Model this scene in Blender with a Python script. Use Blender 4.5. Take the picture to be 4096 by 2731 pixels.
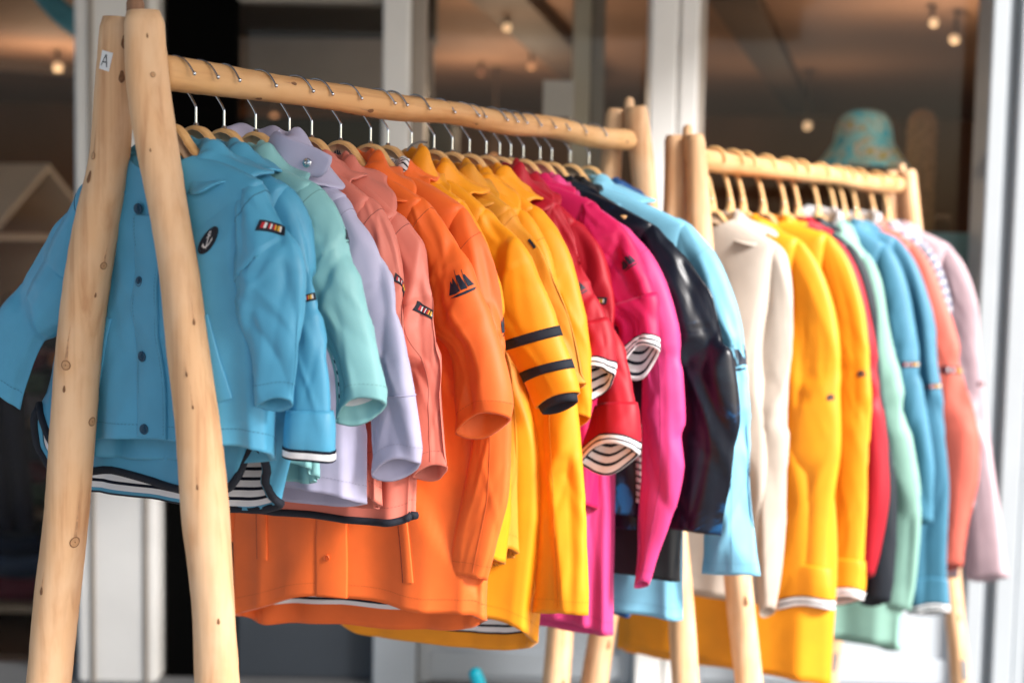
import bpy, math, random
import numpy as np
from mathutils import Matrix, Vector
PI = math.pi
R = math.radians
scene = bpy.context.scene
for _o in list(bpy.data.objects):
    bpy.data.objects.remove(_o)
COL = scene.collection

# ------------------------------------------------------------------ camera
# world: Y runs along the clothes rails (away), X across them, Z up
YAW, PITCH, ROLL = R(29.2), R(-4.7), R(1.1)
FH = np.array([-math.sin(YAW), math.cos(YAW), 0.0])
RT = np.array([math.cos(YAW), math.sin(YAW), 0.0])
UP = np.array([0, 0, 1.0])
FW = FH * math.cos(PITCH) + UP * math.sin(PITCH)
CU = UP * math.cos(PITCH) - FH * math.sin(PITCH)
CR = RT * math.cos(ROLL) + CU * math.sin(ROLL)
CUP = CU * math.cos(ROLL) - RT * math.sin(ROLL)
CAM = np.array([1.1329, -1.2212, 1.46])
cam_data = bpy.data.cameras.new('camera')
cam = bpy.data.objects.new('camera', cam_data)
COL.objects.link(cam)
m = Matrix.Identity(4)
for i in range(3):
    m[i][0], m[i][1], m[i][2], m[i][3] = CR[i], CUP[i], -FW[i], CAM[i]
cam.matrix_world = m
cam_data.lens = 50
cam_data.sensor_width = 36
cam_data.clip_start = 0.05
cam_data.clip_end = 3000
cam_data.dof.use_dof = True
cam_data.dof.focus_distance = 1.78
cam_data.dof.aperture_fstop = 3.0
cam_data.dof.aperture_blades = 9
scene.camera = cam

# ------------------------------------------------------------------ world, sun, exposure
SUN_EL = R(34)
sun_dir = (-FH * 0.62 + RT * 0.78)
sun_dir = sun_dir / np.linalg.norm(sun_dir) * math.cos(SUN_EL) + UP * math.sin(SUN_EL)   # towards the sun
world = bpy.data.worlds.new('World')
scene.world = world
world.use_nodes = True
wn = world.node_tree
wn.nodes.clear()
sky = wn.nodes.new('ShaderNodeTexSky')
sky.sky_type = 'NISHITA'
sky.sun_disc = False
sky.sun_elevation = SUN_EL
sky.sun_rotation = math.atan2(sun_dir[0], sun_dir[1])
sky.air_density = 1.0
sky.dust_density = 2.5
bg = wn.nodes.new('ShaderNodeBackground')
bg.inputs['Strength'].default_value = 0.065
wo = wn.nodes.new('ShaderNodeOutputWorld')
wn.links.new(sky.outputs[0], bg.inputs[0])
wn.links.new(bg.outputs[0], wo.inputs[0])
sl = bpy.data.lights.new('sun', 'SUN')
sl.energy = 2.4
sl.angle = R(13)
sl.color = (1.0, 0.975, 0.95)
sun = bpy.data.objects.new('sun', sl)
COL.objects.link(sun)
sun.rotation_euler = Vector(sun_dir).to_track_quat('Z', 'Y').to_euler()
sun.location = (0, -5, 8)
vs = scene.view_settings
vs.view_transform = 'Standard'
vs.look = 'None'
vs.gamma = 1.0
vs.exposure = 2.0
vs.use_curve_mapping = False
scene.cycles.use_denoising = True
scene.cycles.max_bounces = 10
scene.cycles.diffuse_bounces = 5
scene.cycles.transparent_max_bounces = 16
scene.cycles.sample_clamp_indirect = 6.0
scene.cycles.caustics_reflective = False
scene.cycles.caustics_refractive = False

# ------------------------------------------------------------------ helpers
def lin(c):
    return tuple(((v / 255) / 12.92 if v <= 10 else ((v / 255 + 0.055) / 1.055) ** 2.4) for v in c)

_M = {}
def mat(name, color, rough=0.5, metal=0.0, spec=0.5, noise=0.0, nscale=40, bump=0.0, bscale=300, sheen=0.0,
        emit=None, coat=0.0, stretch=(1, 1, 1), color2=None, wave=None):
    """procedural principled material; color in sRGB 0-255"""
    if name in _M:
        return _M[name]
    M = bpy.data.materials.new(name)
    M.use_nodes = True
    nt = M.node_tree
    b = nt.nodes['Principled BSDF']
    L = nt.links
    c = lin(color)
    b.inputs['Base Color'].default_value = (*c, 1)
    b.inputs['Roughness'].default_value = rough
    b.inputs['Metallic'].default_value = metal
    b.inputs['Specular IOR Level'].default_value = spec
    if sheen:
        b.inputs['Sheen Weight'].default_value = sheen
        b.inputs['Sheen Roughness'].default_value = 0.4
    if coat:
        b.inputs['Coat Weight'].default_value = coat
        b.inputs['Coat Roughness'].default_value = 0.25
    tc = nt.nodes.new('ShaderNodeTexCoord')
    mp = nt.nodes.new('ShaderNodeMapping')
    mp.inputs['Scale'].default_value = stretch
    L.new(tc.outputs['Object'], mp.inputs[0])
    if noise or color2:
        n = nt.nodes.new('ShaderNodeTexNoise')
        n.inputs['Scale'].default_value = nscale
        n.inputs['Detail'].default_value = 5
        L.new(mp.outputs[0], n.inputs[0])
        r = nt.nodes.new('ShaderNodeValToRGB')
        r.color_ramp.elements[0].position = 0.3
        r.color_ramp.elements[1].position = 0.7
        if color2:
            r.color_ramp.elements[0].color = (*c, 1)
            r.color_ramp.elements[1].color = (*lin(color2), 1)
        else:
            r.color_ramp.elements[0].color = (*[v * (1 - noise) for v in c], 1)
            r.color_ramp.elements[1].color = (*[min(1, v * (1 + noise)) for v in c], 1)
        L.new(n.outputs['Fac'], r.inputs[0])
        L.new(r.outputs[0], b.inputs['Base Color'])
    if bump:
        n2 = nt.nodes.new('ShaderNodeTexNoise')
        n2.inputs['Scale'].default_value = bscale
        n2.inputs['Detail'].default_value = 3
        L.new(mp.outputs[0], n2.inputs[0])
        bp = nt.nodes.new('ShaderNodeBump')
        bp.inputs['Strength'].default_value = bump
        bp.inputs['Distance'].default_value = 0.002
        L.new(n2.outputs['Fac'], bp.inputs['Height'])
        L.new(bp.outputs[0], b.inputs['Normal'])
    if emit:
        b.inputs['Emission Color'].default_value = (*lin(emit[0]), 1)
        b.inputs['Emission Strength'].default_value = emit[1]
    _M[name] = M
    return M

def fabric(name, color, rough=0.5, sheen=0.1, bump=0.25, spec=0.4):
    """coated jacket cloth: base colour, faint mottling, fine weave and slow dents"""
    if name in _M:
        return _M[name]
    M = mat(name, color, rough=rough, spec=spec, noise=0.06, nscale=22, sheen=sheen)
    nt = M.node_tree
    L = nt.links
    b = nt.nodes['Principled BSDF']
    tc = [n for n in nt.nodes if n.type == 'TEX_COORD'][0]
    n1 = nt.nodes.new('ShaderNodeTexNoise')
    n1.inputs['Scale'].default_value = 17
    n1.inputs['Detail'].default_value = 2
    n1.inputs['Distortion'].default_value = 0.9
    n1.noise_type = 'RIDGED_MULTIFRACTAL'
    mpc = nt.nodes.new('ShaderNodeMapping'); mpc.inputs['Scale'].default_value = (1, 1, .45); mpc.inputs['Rotation'].default_value = (0, .35, 0)
    L.new(tc.outputs['Object'], mpc.inputs[0])
    n2 = nt.nodes.new('ShaderNodeTexNoise')
    n2.inputs['Scale'].default_value = 900
    L.new(mpc.outputs[0], n1.inputs[0])
    L.new(tc.outputs['Object'], n2.inputs[0])
    b1 = nt.nodes.new('ShaderNodeBump')
    b1.inputs['Strength'].default_value = bump * 1.5
    b1.inputs['Distance'].default_value = 0.0022
    b2 = nt.nodes.new('ShaderNodeBump')
    b2.inputs['Strength'].default_value = 0.12
    b2.inputs['Distance'].default_value = 0.0006
    L.new(n1.outputs['Fac'], b1.inputs['Height'])
    L.new(n2.outputs['Fac'], b2.inputs['Height'])
    L.new(b1.outputs[0], b2.inputs['Normal'])
    L.new(b2.outputs[0], b.inputs['Normal'])
    return M

def stripe_mat(name, light=(236, 234, 236), dark=(14, 20, 36), period=0.0116, duty=0.33, rough=0.85):
    """breton striped jersey, stripes across UV.y (metres along the cloth)"""
    if name in _M:
        return _M[name]
    M = bpy.data.materials.new(name)
    M.use_nodes = True
    nt = M.node_tree
    L = nt.links
    b = nt.nodes['Principled BSDF']
    b.inputs['Roughness'].default_value = rough
    b.inputs['Specular IOR Level'].default_value = 0.2
    uv = nt.nodes.new('ShaderNodeUVMap')
    sep = nt.nodes.new('ShaderNodeSeparateXYZ')
    L.new(uv.outputs[0], sep.inputs[0])
    d = nt.nodes.new('ShaderNodeMath'); d.operation = 'DIVIDE'; d.inputs[1].default_value = period
    L.new(sep.outputs[1], d.inputs[0])
    f = nt.nodes.new('ShaderNodeMath'); f.operation = 'FRACT'
    L.new(d.outputs[0], f.inputs[0])
    g = nt.nodes.new('ShaderNodeMath'); g.operation = 'LESS_THAN'; g.inputs[1].default_value = duty
    L.new(f.outputs[0], g.inputs[0])
    mx = nt.nodes.new('ShaderNodeMix'); mx.data_type = 'RGBA'
    mx.inputs[6].default_value = (*lin(light), 1)
    mx.inputs[7].default_value = (*lin(dark), 1)
    L.new(g.outputs[0], mx.inputs[0])
    L.new(mx.outputs[2], b.inputs['Base Color'])
    n2 = nt.nodes.new('ShaderNodeTexNoise')
    n2.inputs['Scale'].default_value = 700
    tc = nt.nodes.new('ShaderNodeTexCoord')
    L.new(tc.outputs['Object'], n2.inputs[0])
    bp = nt.nodes.new('ShaderNodeBump')
    bp.inputs['Strength'].default_value = 0.3
    bp.inputs['Distance'].default_value = 0.001
    L.new(n2.outputs['Fac'], bp.inputs['Height'])
    L.new(bp.outputs[0], b.inputs['Normal'])
    _M[name] = M
    return M

def wood(name, c1, c2, c3, stretch, rough=0.62):
    """peeled log: long streaks along the grain, pale and tan blotches"""
    if name in _M:
        return _M[name]
    M = bpy.data.materials.new(name)
    M.use_nodes = True
    nt = M.node_tree
    L = nt.links
    b = nt.nodes['Principled BSDF']
    b.inputs['Roughness'].default_value = rough
    b.inputs['Specular IOR Level'].default_value = 0.3
    tc = nt.nodes.new('ShaderNodeTexCoord')
    mp = nt.nodes.new('ShaderNodeMapping')
    mp.inputs['Scale'].default_value = stretch
    L.new(tc.outputs['Object'], mp.inputs[0])
    n = nt.nodes.new('ShaderNodeTexNoise')
    n.inputs['Scale'].default_value = 95
    n.inputs['Detail'].default_value = 6
    n.inputs['Distortion'].default_value = 0.4
    L.new(mp.outputs[0], n.inputs[0])
    r = nt.nodes.new('ShaderNodeValToRGB')
    r.color_ramp.elements[0].position = 0.28
    r.color_ramp.elements[0].color = (*lin(c1), 1)
    r.color_ramp.elements[1].position = 0.56
    r.color_ramp.elements[1].color = (*lin(c2), 1)
    L.new(n.outputs['Fac'], r.inputs[0])
    nb = nt.nodes.new('ShaderNodeTexNoise')
    nb.inputs['Scale'].default_value = 26
    nb.inputs['Detail'].default_value = 4
    mp2 = nt.nodes.new('ShaderNodeMapping')
    mp2.inputs['Scale'].default_value = tuple(0.45 + 0.55 * s for s in stretch)
    L.new(tc.outputs['Object'], mp2.inputs[0])
    L.new(mp2.outputs[0], nb.inputs[0])
    rb = nt.nodes.new('ShaderNodeValToRGB')
    rb.color_ramp.elements[0].position = 0.42
    rb.color_ramp.elements[0].color = (0, 0, 0, 1)
    rb.color_ramp.elements[1].position = 0.68
    rb.color_ramp.elements[1].color = (0.75, 0.75, 0.75, 1)
    L.new(nb.outputs['Fac'], rb.inputs[0])
    mx = nt.nodes.new('ShaderNodeMix'); mx.data_type = 'RGBA'
    mx.inputs[7].default_value = (*lin(c3), 1)
    L.new(rb.outputs[0], mx.inputs[0])
    L.new(r.outputs[0], mx.inputs[6])
    L.new(mx.outputs[2], b.inputs['Base Color'])
    bp = nt.nodes.new('ShaderNodeBump')
    bp.inputs['Strength'].default_value = 0.25
    bp.inputs['Distance'].default_value = 0.0015
    L.new(n.outputs['Fac'], bp.inputs['Height'])
    L.new(bp.outputs[0], b.inputs['Normal'])
    _M[name] = M
    return M

_loc = {}
def wloc(o):
    return _loc.get(o.name, np.zeros(3)) if o else np.zeros(3)

def thing(name, label, cat, loc=(0, 0, 0), group=None, kind=None):
    o = bpy.data.objects.new(name, None)
    COL.objects.link(o)
    o.empty_display_size = 0.05
    o.location = loc
    _loc[o.name] = np.array(loc, float)
    o['label'] = label
    o['category'] = cat
    if group:
        o['group'] = group
    if kind:
        o['kind'] = kind
    return o

def part(name, V, F, mats, parent, smooth=True, uv=None, midx=None, label=None):
    """one mesh object; V in world coordinates"""
    base = wloc(parent)
    me = bpy.data.meshes.new(name)
    V = np.asarray(V, float).reshape(-1, 3) - base
    if isinstance(F, np.ndarray):
        nf = len(F)
        me.vertices.add(len(V)); me.vertices.foreach_set('co', V.astype(np.float32).ravel())
        me.loops.add(nf * 4); me.loops.foreach_set('vertex_index', F.astype(np.int32).ravel())
        me.polygons.add(nf); me.polygons.foreach_set('loop_start', np.arange(0, nf * 4, 4, dtype=np.int32))
        me.update(calc_edges=True)
    else:
        me.from_pydata(V.tolist(), [], [tuple(int(i) for i in f) for f in F])
    if not isinstance(mats, (list, tuple)):
        mats = [mats]
    for mm in mats:
        me.materials.append(mm)
    if midx is not None:
        me.polygons.foreach_set('material_index', np.asarray(midx, dtype=np.int32))
    if smooth:
        me.polygons.foreach_set('use_smooth', np.ones(len(me.polygons), dtype=bool))
    if uv is not None:
        ul = me.uv_layers.new(name='UVMap')
        li = np.zeros(len(me.loops), dtype=np.int32)
        me.loops.foreach_get('vertex_index', li)
        ul.data.foreach_set('uv', np.asarray(uv, dtype=np.float32)[li].ravel())
    me.update()
    o = bpy.data.objects.new(name, me)
    COL.objects.link(o)
    if parent:
        o.parent = parent
        _loc[o.name] = base
    if label:
        o['label'] = label
    return o

def solo(name, V, F, mats, label, cat, group=None, kind=None, smooth=True, uv=None, midx=None):
    """a thing that is one mesh, with its origin at its base"""
    V = np.asarray(V, float).reshape(-1, 3)
    base = np.array([V[:, 0].mean(), V[:, 1].mean(), V[:, 2].min()])
    o = part(name, V - base, F, mats, None, smooth, uv, midx)
    o.location = base
    _loc[o.name] = base
    if label:
        o['label'] = label
    if cat:
        o['category'] = cat
    if group:
        o['group'] = group
    if kind:
        o['kind'] = kind
    return o

class MB:
    """collects simple shapes for one mesh"""
    def __init__(s):
        s.V, s.F, s.mi = [], [], []
    def add(s, V, F, mi=0):
        k = len(s.V)
        s.V += [tuple(v) for v in V]
        s.F += [tuple(int(i) + k for i in f) for f in F]
        s.mi += [mi] * len(F)
        return s
    def box(s, x0, x1, y0, y1, z0, z1, fr=None, mi=0, bev=0.0):
        """box in a frame fr(p)->world; bev chamfers the vertical edges and rims"""
        b = min(bev, (x1 - x0) / 3, (y1 - y0) / 3, (z1 - z0) / 3)
        if b <= 0:
            P = [(x, y, z) for z in (z0, z1) for y in (y0, y1) for x in (x0, x1)]
            F = [(0, 2, 3, 1), (4, 5, 7, 6), (0, 1, 5, 4), (2, 6, 7, 3), (0, 4, 6, 2), (1, 3, 7, 5)]
        else:
            def ring(i, z):
                return [(x0 + i + b, y0 + i, z), (x1 - i - b, y0 + i, z), (x1 - i, y0 + i + b, z), (x1 - i, y1 - i - b, z),
                        (x1 - i - b, y1 - i, z), (x0 + i + b, y1 - i, z), (x0 + i, y1 - i - b, z), (x0 + i, y0 + i + b, z)]
            P = ring(b * 0.9, z0) + ring(0, z0 + b) + ring(0, z1 - b) + ring(b * 0.9, z1)
            F = [tuple(range(7, -1, -1)), tuple(range(24, 32))]
            for r_ in range(3):
                for k in range(8):
                    F.append((r_ * 8 + k, r_ * 8 + (k + 1) % 8, r_ * 8 + 8 + (k + 1) % 8, r_ * 8 + 8 + k))
        if fr:
            P = [fr(p) for p in P]
        return s.add(P, F, mi)
    def build(s, name, mats, parent, smooth=False, **k):
        return part(name, s.V, s.F, mats, parent, smooth, midx=s.mi, **k)

def grid_faces(nr, nc, closed=True, off=0, flip=False):
    i, j = np.meshgrid(np.arange(nr - 1), np.arange(nc if closed else nc - 1), indexing='ij')
    j2 = (j + 1) % nc
    a = i * nc + j; b = i * nc + j2; c = (i + 1) * nc + j2; d = (i + 1) * nc + j
    F = np.stack([a, d, c, b] if flip else [a, b, c, d], -1).reshape(-1, 4) + off
    return F

def hermite(tk, val, t):
    """smooth interpolation (Catmull-Rom with limited slopes)"""
    tk = np.asarray(tk, float); val = np.asarray(val, float); t = np.asarray(t, float)
    h = np.diff(tk); d = np.diff(val) / h
    mS = np.zeros(len(tk))
    mS[1:-1] = (d[:-1] * h[1:] + d[1:] * h[:-1]) / (h[1:] + h[:-1])
    mS[0], mS[-1] = d[0], d[-1]
    k = np.clip(np.searchsorted(tk, t, side='right') - 1, 0, len(h) - 1)
    s = (t - tk[k]) / h[k]
    return ((1 + 2 * s) * (1 - s) ** 2 * val[k] + s * (1 - s) ** 2 * h[k] * mS[k]
            + s * s * (3 - 2 * s) * val[k + 1] + s * s * (s - 1) * h[k] * mS[k + 1])

def tube(path, rad, n=10, closed=False, caps=True):
    """verts, faces of a tube along a polyline; rad scalar or list"""
    P = np.asarray(path, float)
    N = len(P)
    rad = np.full(N, rad) if np.isscalar(rad) else np.asarray(rad, float)
    T = np.roll(P, -1, 0) - np.roll(P, 1, 0) if closed else np.gradient(P, axis=0)
    T /= np.linalg.norm(T, axis=1)[:, None] + 1e-12
    ref = np.array([0.31, 0.87, 0.38])
    V = []
    U = np.cross(T[0], ref); U /= np.linalg.norm(U)
    for i in range(N):
        U = U - T[i] * (U @ T[i]); U /= np.linalg.norm(U)
        W = np.cross(T[i], U)
        for k in range(n):
            a = 2 * PI * k / n
            V.append(P[i] + rad[i] * (math.cos(a) * U + math.sin(a) * W))
    F = [tuple(f) for f in grid_faces(N, n)]
    if closed:
        F += [((N - 1) * n + k, (N - 1) * n + (k + 1) % n, (k + 1) % n, k) for k in range(n)]
    elif caps:
        F += [tuple(range(n)), tuple(range(N * n - 1, N * n - n - 1, -1))]
    return V, F

def ball(c, r, n=10, sz=1.0):
    V, F = [], []
    for i in range(n + 1):
        ph = PI * i / n
        for k in range(n):
            a = 2 * PI * k / n
            V.append((c[0] + r * math.sin(ph) * math.cos(a), c[1] + r * math.sin(ph) * math.sin(a), c[2] + r * sz * math.cos(ph)))
    return V, [tuple(f) for f in grid_faces(n + 1, n)]

def normals(G):
    du = np.roll(G, -1, 1) - np.roll(G, 1, 1)
    dv = np.gradient(G, axis=0)
    N = np.cross(du, dv)
    c = G.mean(1, keepdims=True)
    sgn = np.sign(np.sum(N * (G - c), -1).sum()) or 1.0
    N = N * sgn
    return N / (np.linalg.norm(N, axis=-1, keepdims=True) + 1e-12)

class Surf:
    """a closed-in-u grid one can place patches on; v in 0..1 top to bottom, angle th round"""
    even = True
    def __init__(s, G):
        s.G = G; s.N = normals(G)
        s.nr, s.nc = G.shape[:2]
        mid = s.nr // 2
        s.len = np.linalg.norm(np.diff(G.mean(1), axis=0), axis=1).sum()
    def radius(s, v):
        r = s.G[int(np.clip(v, 0, 1) * (s.nr - 1))]
        return np.linalg.norm(np.roll(r, -1, 0) - r, axis=1).sum() / (2 * PI)
    def at(s, v, th, off=0.0):
        v = np.clip(np.asarray(v, float), 0, 1) * (s.nr - 1)
        u = (np.asarray(th, float) / (2 * PI) * s.nc) % s.nc
        i = np.minimum(v.astype(int), s.nr - 2); f = (v - i)[..., None]
        j = u.astype(int) % s.nc; g = (u - np.floor(u))[..., None]; j2 = (j + 1) % s.nc
        def bl(A):
            return (A[i, j] * (1 - f) + A[i + 1, j] * f) * (1 - g) + (A[i, j2] * (1 - f) + A[i + 1, j2] * f) * g
        return bl(s.G) + bl(s.N) * np.asarray(off)[..., None] if np.ndim(off) else bl(s.G) + bl(s.N) * off
    def arc(s, v0, th0, u, w, off, rot=0.0):
        """map flat metres (u to the viewer's right, w down) round (v0, th0)"""
        u = np.asarray(u, float); w = np.asarray(w, float)
        c, sn = math.cos(rot), math.sin(rot)
        uu, ww = u * c - w * sn, u * sn + w * c
        # local arc length per radian near th0
        d = s.radius(v0) if s.even else np.linalg.norm(s.at(v0, th0 + 0.12) - s.at(v0, th0 - 0.12)) / 0.24
        dl = np.linalg.norm(s.at(min(v0 + .08, 1), th0) - s.at(max(v0 - .08, 0), th0)) / (min(v0 + .08, 1) - max(v0 - .08, 0))
        return s.at(v0 + ww / dl, th0 - uu / d, off)

def patch(mb, S, v0, th0, u0, u1, w0, w1, off, mi=0, nu=8, nw=6, rot=0.0, thick=0.0):
    u, w = np.meshgrid(np.linspace(u0, u1, nu), np.linspace(w0, w1, nw))
    P = S.arc(v0, th0, u.ravel(), w.ravel(), off, rot)
    F = [tuple(f) for f in grid_faces(nw, nu, False)]
    mb.add(P, F, mi)
    if thick:
        Q = S.arc(v0, th0, u.ravel(), w.ravel(), off - thick, rot)
        ed = [k for k in range(nu)] + [r_ * nu + nu - 1 for r_ in range(1, nw)] + [(nw - 1) * nu + k for k in range(nu - 2, -1, -1)] + [r_ * nu for r_ in range(nw - 2, 0, -1)]
        n = len(ed)
        mb.add([P[k] for k in ed] + [Q[k] for k in ed], [(k, (k + 1) % n, n + (k + 1) % n, n + k) for k in range(n)], mi)

def poly(mb, S, v0, th0, pts, off, mi=0, rot=0.0, sub=2):
    """flat convex polygon draped on a surface"""
    pts = [np.array(p, float) for p in pts]
    c = sum(pts) / len(pts)
    tris = [(c, pts[k], pts[(k + 1) % len(pts)]) for k in range(len(pts))]
    for _ in range(sub):
        nx = []
        for a, b, d in tris:
            ab, bd, da = (a + b) / 2, (b + d) / 2, (d + a) / 2
            nx += [(a, ab, da), (ab, b, bd), (da, bd, d), (ab, bd, da)]
        tris = nx
    A = np.array([q for t in tris for q in t])
    P = S.arc(v0, th0, A[:, 0], A[:, 1], off, rot)
    mb.add(P, [(3 * k, 3 * k + 1, 3 * k + 2) for k in range(len(tris))], mi)

def ring_poly(mb, S, v0, th0, cx, cy, r0, r1, a0, a1, off, mi=0, rot=0.0, n=16):
    a = np.linspace(a0, a1, n + 1)
    u = np.concatenate([cx + r0 * np.cos(a), cx + r1 * np.cos(a)])
    w = np.concatenate([cy + r0 * np.sin(a), cy + r1 * np.sin(a)])
    P = S.arc(v0, th0, u, w, off, rot)
    mb.add(P, [(k, k + 1, n + 2 + k, n + 1 + k) for k in range(n)], mi)

def wrap(a):
    return (a + PI) % (2 * PI) - PI

def folds(U, Vv, rad, length, rng, n, amp, beta=(1.25, 1.9), vr=(0.0, 1.0), ur=None, wid=(0.006, 0.016), ln=(0.03, 0.09)):
    """sum of soft creases over an unrolled tube (metres)"""
    D = np.zeros_like(U)
    for _ in range(n):
        u0 = rng.uniform(*(ur or (0, 2 * PI)))
        v0 = rng.uniform(*vr)
        be = rng.uniform(*beta)
        w_ = rng.uniform(*wid); l_ = rng.uniform(*ln)
        A = amp * rng.uniform(0.4, 1.0) * rng.choice([1, 1, -1])
        du = wrap(U - u0) * rad; dv = (Vv - v0) * length
        s_ = du * math.cos(be) + dv * math.sin(be)
        r_ = -du * math.sin(be) + dv * math.cos(be)
        r_ = r_ + 0.25 * l_ * (s_ / l_) ** 2 * rng.uniform(-0.5, 0.5)
        D += A * (np.exp(-np.sqrt((r_ / w_) ** 2 + .06) * 1.25) * 1.25 - 0.5 * np.exp(-(r_ / (2.2 * w_)) ** 2 / 2)) * np.exp(-(s_ / l_) ** 2 / 2)
    return D

def crumple(Q, rng, k=9, sharp=900.0, slope=.35):
    """piecewise flat cloth facets with crisp ridges and valleys; Q are (scaled) metres"""
    def lse():
        n = rng.normal(size=(k, 3)); n /= np.linalg.norm(n, axis=1)[:, None]
        c = Q.reshape(-1, 3)[rng.integers(0, Q.shape[0] * Q.shape[1], k)]
        H = (Q.reshape(-1, 1, 3) - c[None]) * n[None]
        H = H.sum(-1) * slope
        m_ = H.max(1, keepdims=True)
        return (m_[:, 0] + np.log(np.exp((H - m_) * sharp).sum(1)) / sharp).reshape(Q.shape[:2])
    D = lse() - lse()
    return D - D.mean()

def fr_shop(p):
    """shop frame: x right along the shop front, y depth from the camera, z up"""
    w = CAM * np.array([1, 1, 0]) + RT * p[0] + FH * p[1]
    return (w[0], w[1], p[2])

# ------------------------------------------------------------------ materials
WOOD_Z = wood('peeled_log_upright', (196, 144, 102), (222, 176, 132), (228, 190, 152), (1, 1, 0.03))
WOOD_Y = wood('peeled_log_rail', (190, 136, 86), (216, 166, 112), (220, 176, 128), (1, 0.05, 1))
WOOD_END = mat('log_end_grain', (150, 112, 80), 0.8, noise=0.2, nscale=160)
PEG = mat('dark_peg_wood', (140, 102, 76), 0.7, noise=0.25, nscale=120, stretch=(1, 1, 0.2))
KNOT_D = mat('knot_dark_bark', (126, 86, 56), 0.8, noise=0.3, nscale=300)
KNOT_S = mat('knot_streak_brown', (190, 144, 106), .7, noise=.3, nscale=200)
KNOT_L = mat('knot_pale_heart', (192, 146, 104), 0.7, noise=0.12, nscale=300)
HANG_W = wood('hanger_beech', (202, 150, 92), (220, 172, 114), (224, 182, 128), (0.06, 1, 1), rough=0.42)
HANG_F = wood('hanger_face', (190, 160, 132), (208, 180, 150), (198, 166, 136), (0.06, 1, 1), rough=0.45)
CHROME = mat('polished_steel_wire', (205, 208, 212), 0.16, metal=1.0)
INK = mat('navy_print_ink', (16, 32, 50), 0.6)
INK_W = mat('white_print_ink', (225, 228, 235), 0.6)
NAVY = mat('navy_cotton_tape', (13, 20, 34), 0.8, bump=0.3, bscale=900)
WHITE_T = mat('white_woven_thread', (205, 204, 206), 0.75)
RED_T = mat('red_woven_thread', (170, 22, 34), 0.7)
YEL_T = mat('yellow_woven_thread', (206, 158, 44), 0.7)
STRIPE = stripe_mat('breton_stripe')
WHITE_RIM = mat('white_jersey_rim', (236, 232, 230), 0.85, bump=0.3, bscale=700)
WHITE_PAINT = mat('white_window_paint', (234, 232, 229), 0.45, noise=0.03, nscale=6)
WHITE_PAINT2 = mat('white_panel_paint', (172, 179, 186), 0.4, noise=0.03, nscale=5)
GREY_PAINT = mat('grey_inner_frame_paint', (150, 140, 130), 0.5, noise=0.04, nscale=6)
BLACK_M = mat('matt_black_board', (3, 3, 3), 0.9, spec=0.05)

# ------------------------------------------------------------------ ground and shop shell (setting)
def struct(name, mb, mats, smooth=False):
    o = mb.build(name, mats, None, smooth)
    o['kind'] = 'structure'
    return o

PAVE = mat('pale_stone_paving', (124, 124, 124), 0.8, noise=0.12, nscale=3, bump=0.2, bscale=60)
mb = MB()
mb.add([(-400, -400, 0), (400, -400, 0), (400, 400, 0), (-400, 400, 0)], [(0, 1, 2, 3)])
struct('ground', mb, PAVE)
D0 = 4.45
CEIL = mat('brown_ceiling_plaster', (150, 116, 94), 0.8, noise=0.08, nscale=1.2)
WALLB = mat('dark_brown_wall', (120, 78, 52), 0.75, noise=0.25, nscale=2.0, stretch=(1, 1, 0.4))
FLOORB = mat('shop_floor_boards', (92, 70, 54), 0.55, noise=0.15, nscale=5)
struct('shop_floor', MB().box(-5, 5, D0 + .12, 11.5, -.05, .02, fr_shop), FLOORB)
struct('shop_ceiling', MB().box(-5, 5, D0 + .1, 11.5, 2.36, 2.5, fr_shop), CEIL)
struct('shop_wall_back', MB().box(-5, 5, 11.5, 11.7, 0, 2.6, fr_shop), WALLB)
struct('shop_wall_left', MB().box(-5.2, -5, D0, 11.7, 0, 2.6, fr_shop), WALLB)
struct('shop_wall_right', MB().box(5, 5.2, D0, 11.7, 0, 2.6, fr_shop), WALLB)

def glass_mat():
    M = bpy.data.materials.new('window_glass')
    M.use_nodes = True
    nt = M.node_tree
    nt.nodes.clear()
    o = nt.nodes.new('ShaderNodeOutputMaterial')
    t = nt.nodes.new('ShaderNodeBsdfTransparent'); t.inputs[0].default_value = (0.93, 0.92, 0.9, 1)
    g = nt.nodes.new('ShaderNodeBsdfGlossy'); g.inputs['Roughness'].default_value = 0.03
    f = nt.nodes.new('ShaderNodeFresnel'); f.inputs[0].default_value = 1.24
    x = nt.nodes.new('ShaderNodeMixShader')
    nt.links.new(f.outputs[0], x.inputs[0]); nt.links.new(t.outputs[0], x.inputs[1]); nt.links.new(g.outputs[0], x.inputs[2])
    nt.links.new(x.outputs[0], o.inputs[0])
    return M
GLASS = glass_mat()

# the shop front: posts, panels, panes, awning
sf = thing('shop_front', 'white painted shop front with tall windows behind the clothes racks', 'shop front', fr_shop((0, D0, 0)))
def bx(name, x0, x1, y0, y1, z0, z1, mm, parent=sf, bev=0.006):
    return MB().box(x0, x1, y0, y1, z0, z1, fr_shop, bev=bev).build(name, mm, parent)
bx('pillar', -1.345, -1.095, 4.36, 4.62, 0, 2.7, WHITE_PAINT, bev=.012)
bx('trim', -1.30, -1.285, 4.352, 4.36, 0, 2.7, GREY_PAINT)
bx('trim', -1.135, -1.12, 4.352, 4.36, 0, 2.7, GREY_PAINT)
bx('door_post', -.412, -.33, 4.40, 4.52, 0, 2.7, WHITE_PAINT)
bx('frame_return', -.33, -.285, 4.47, 4.60, 0, 2.7, GREY_PAINT)
bx('window_post', .406, .49, 4.40, 4.52, 0, 2.7, WHITE_PAINT)
bx('window_post', .498, .555, 4.41, 4.52, 0, 2.7, WHITE_PAINT)
bx('groove', .49, .498, 4.45, 4.52, 0, 2.7, GREY_PAINT, bev=0)
bx('frame_return', .555, .584, 4.47, 4.60, 0, 2.7, GREY_PAINT)
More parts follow.
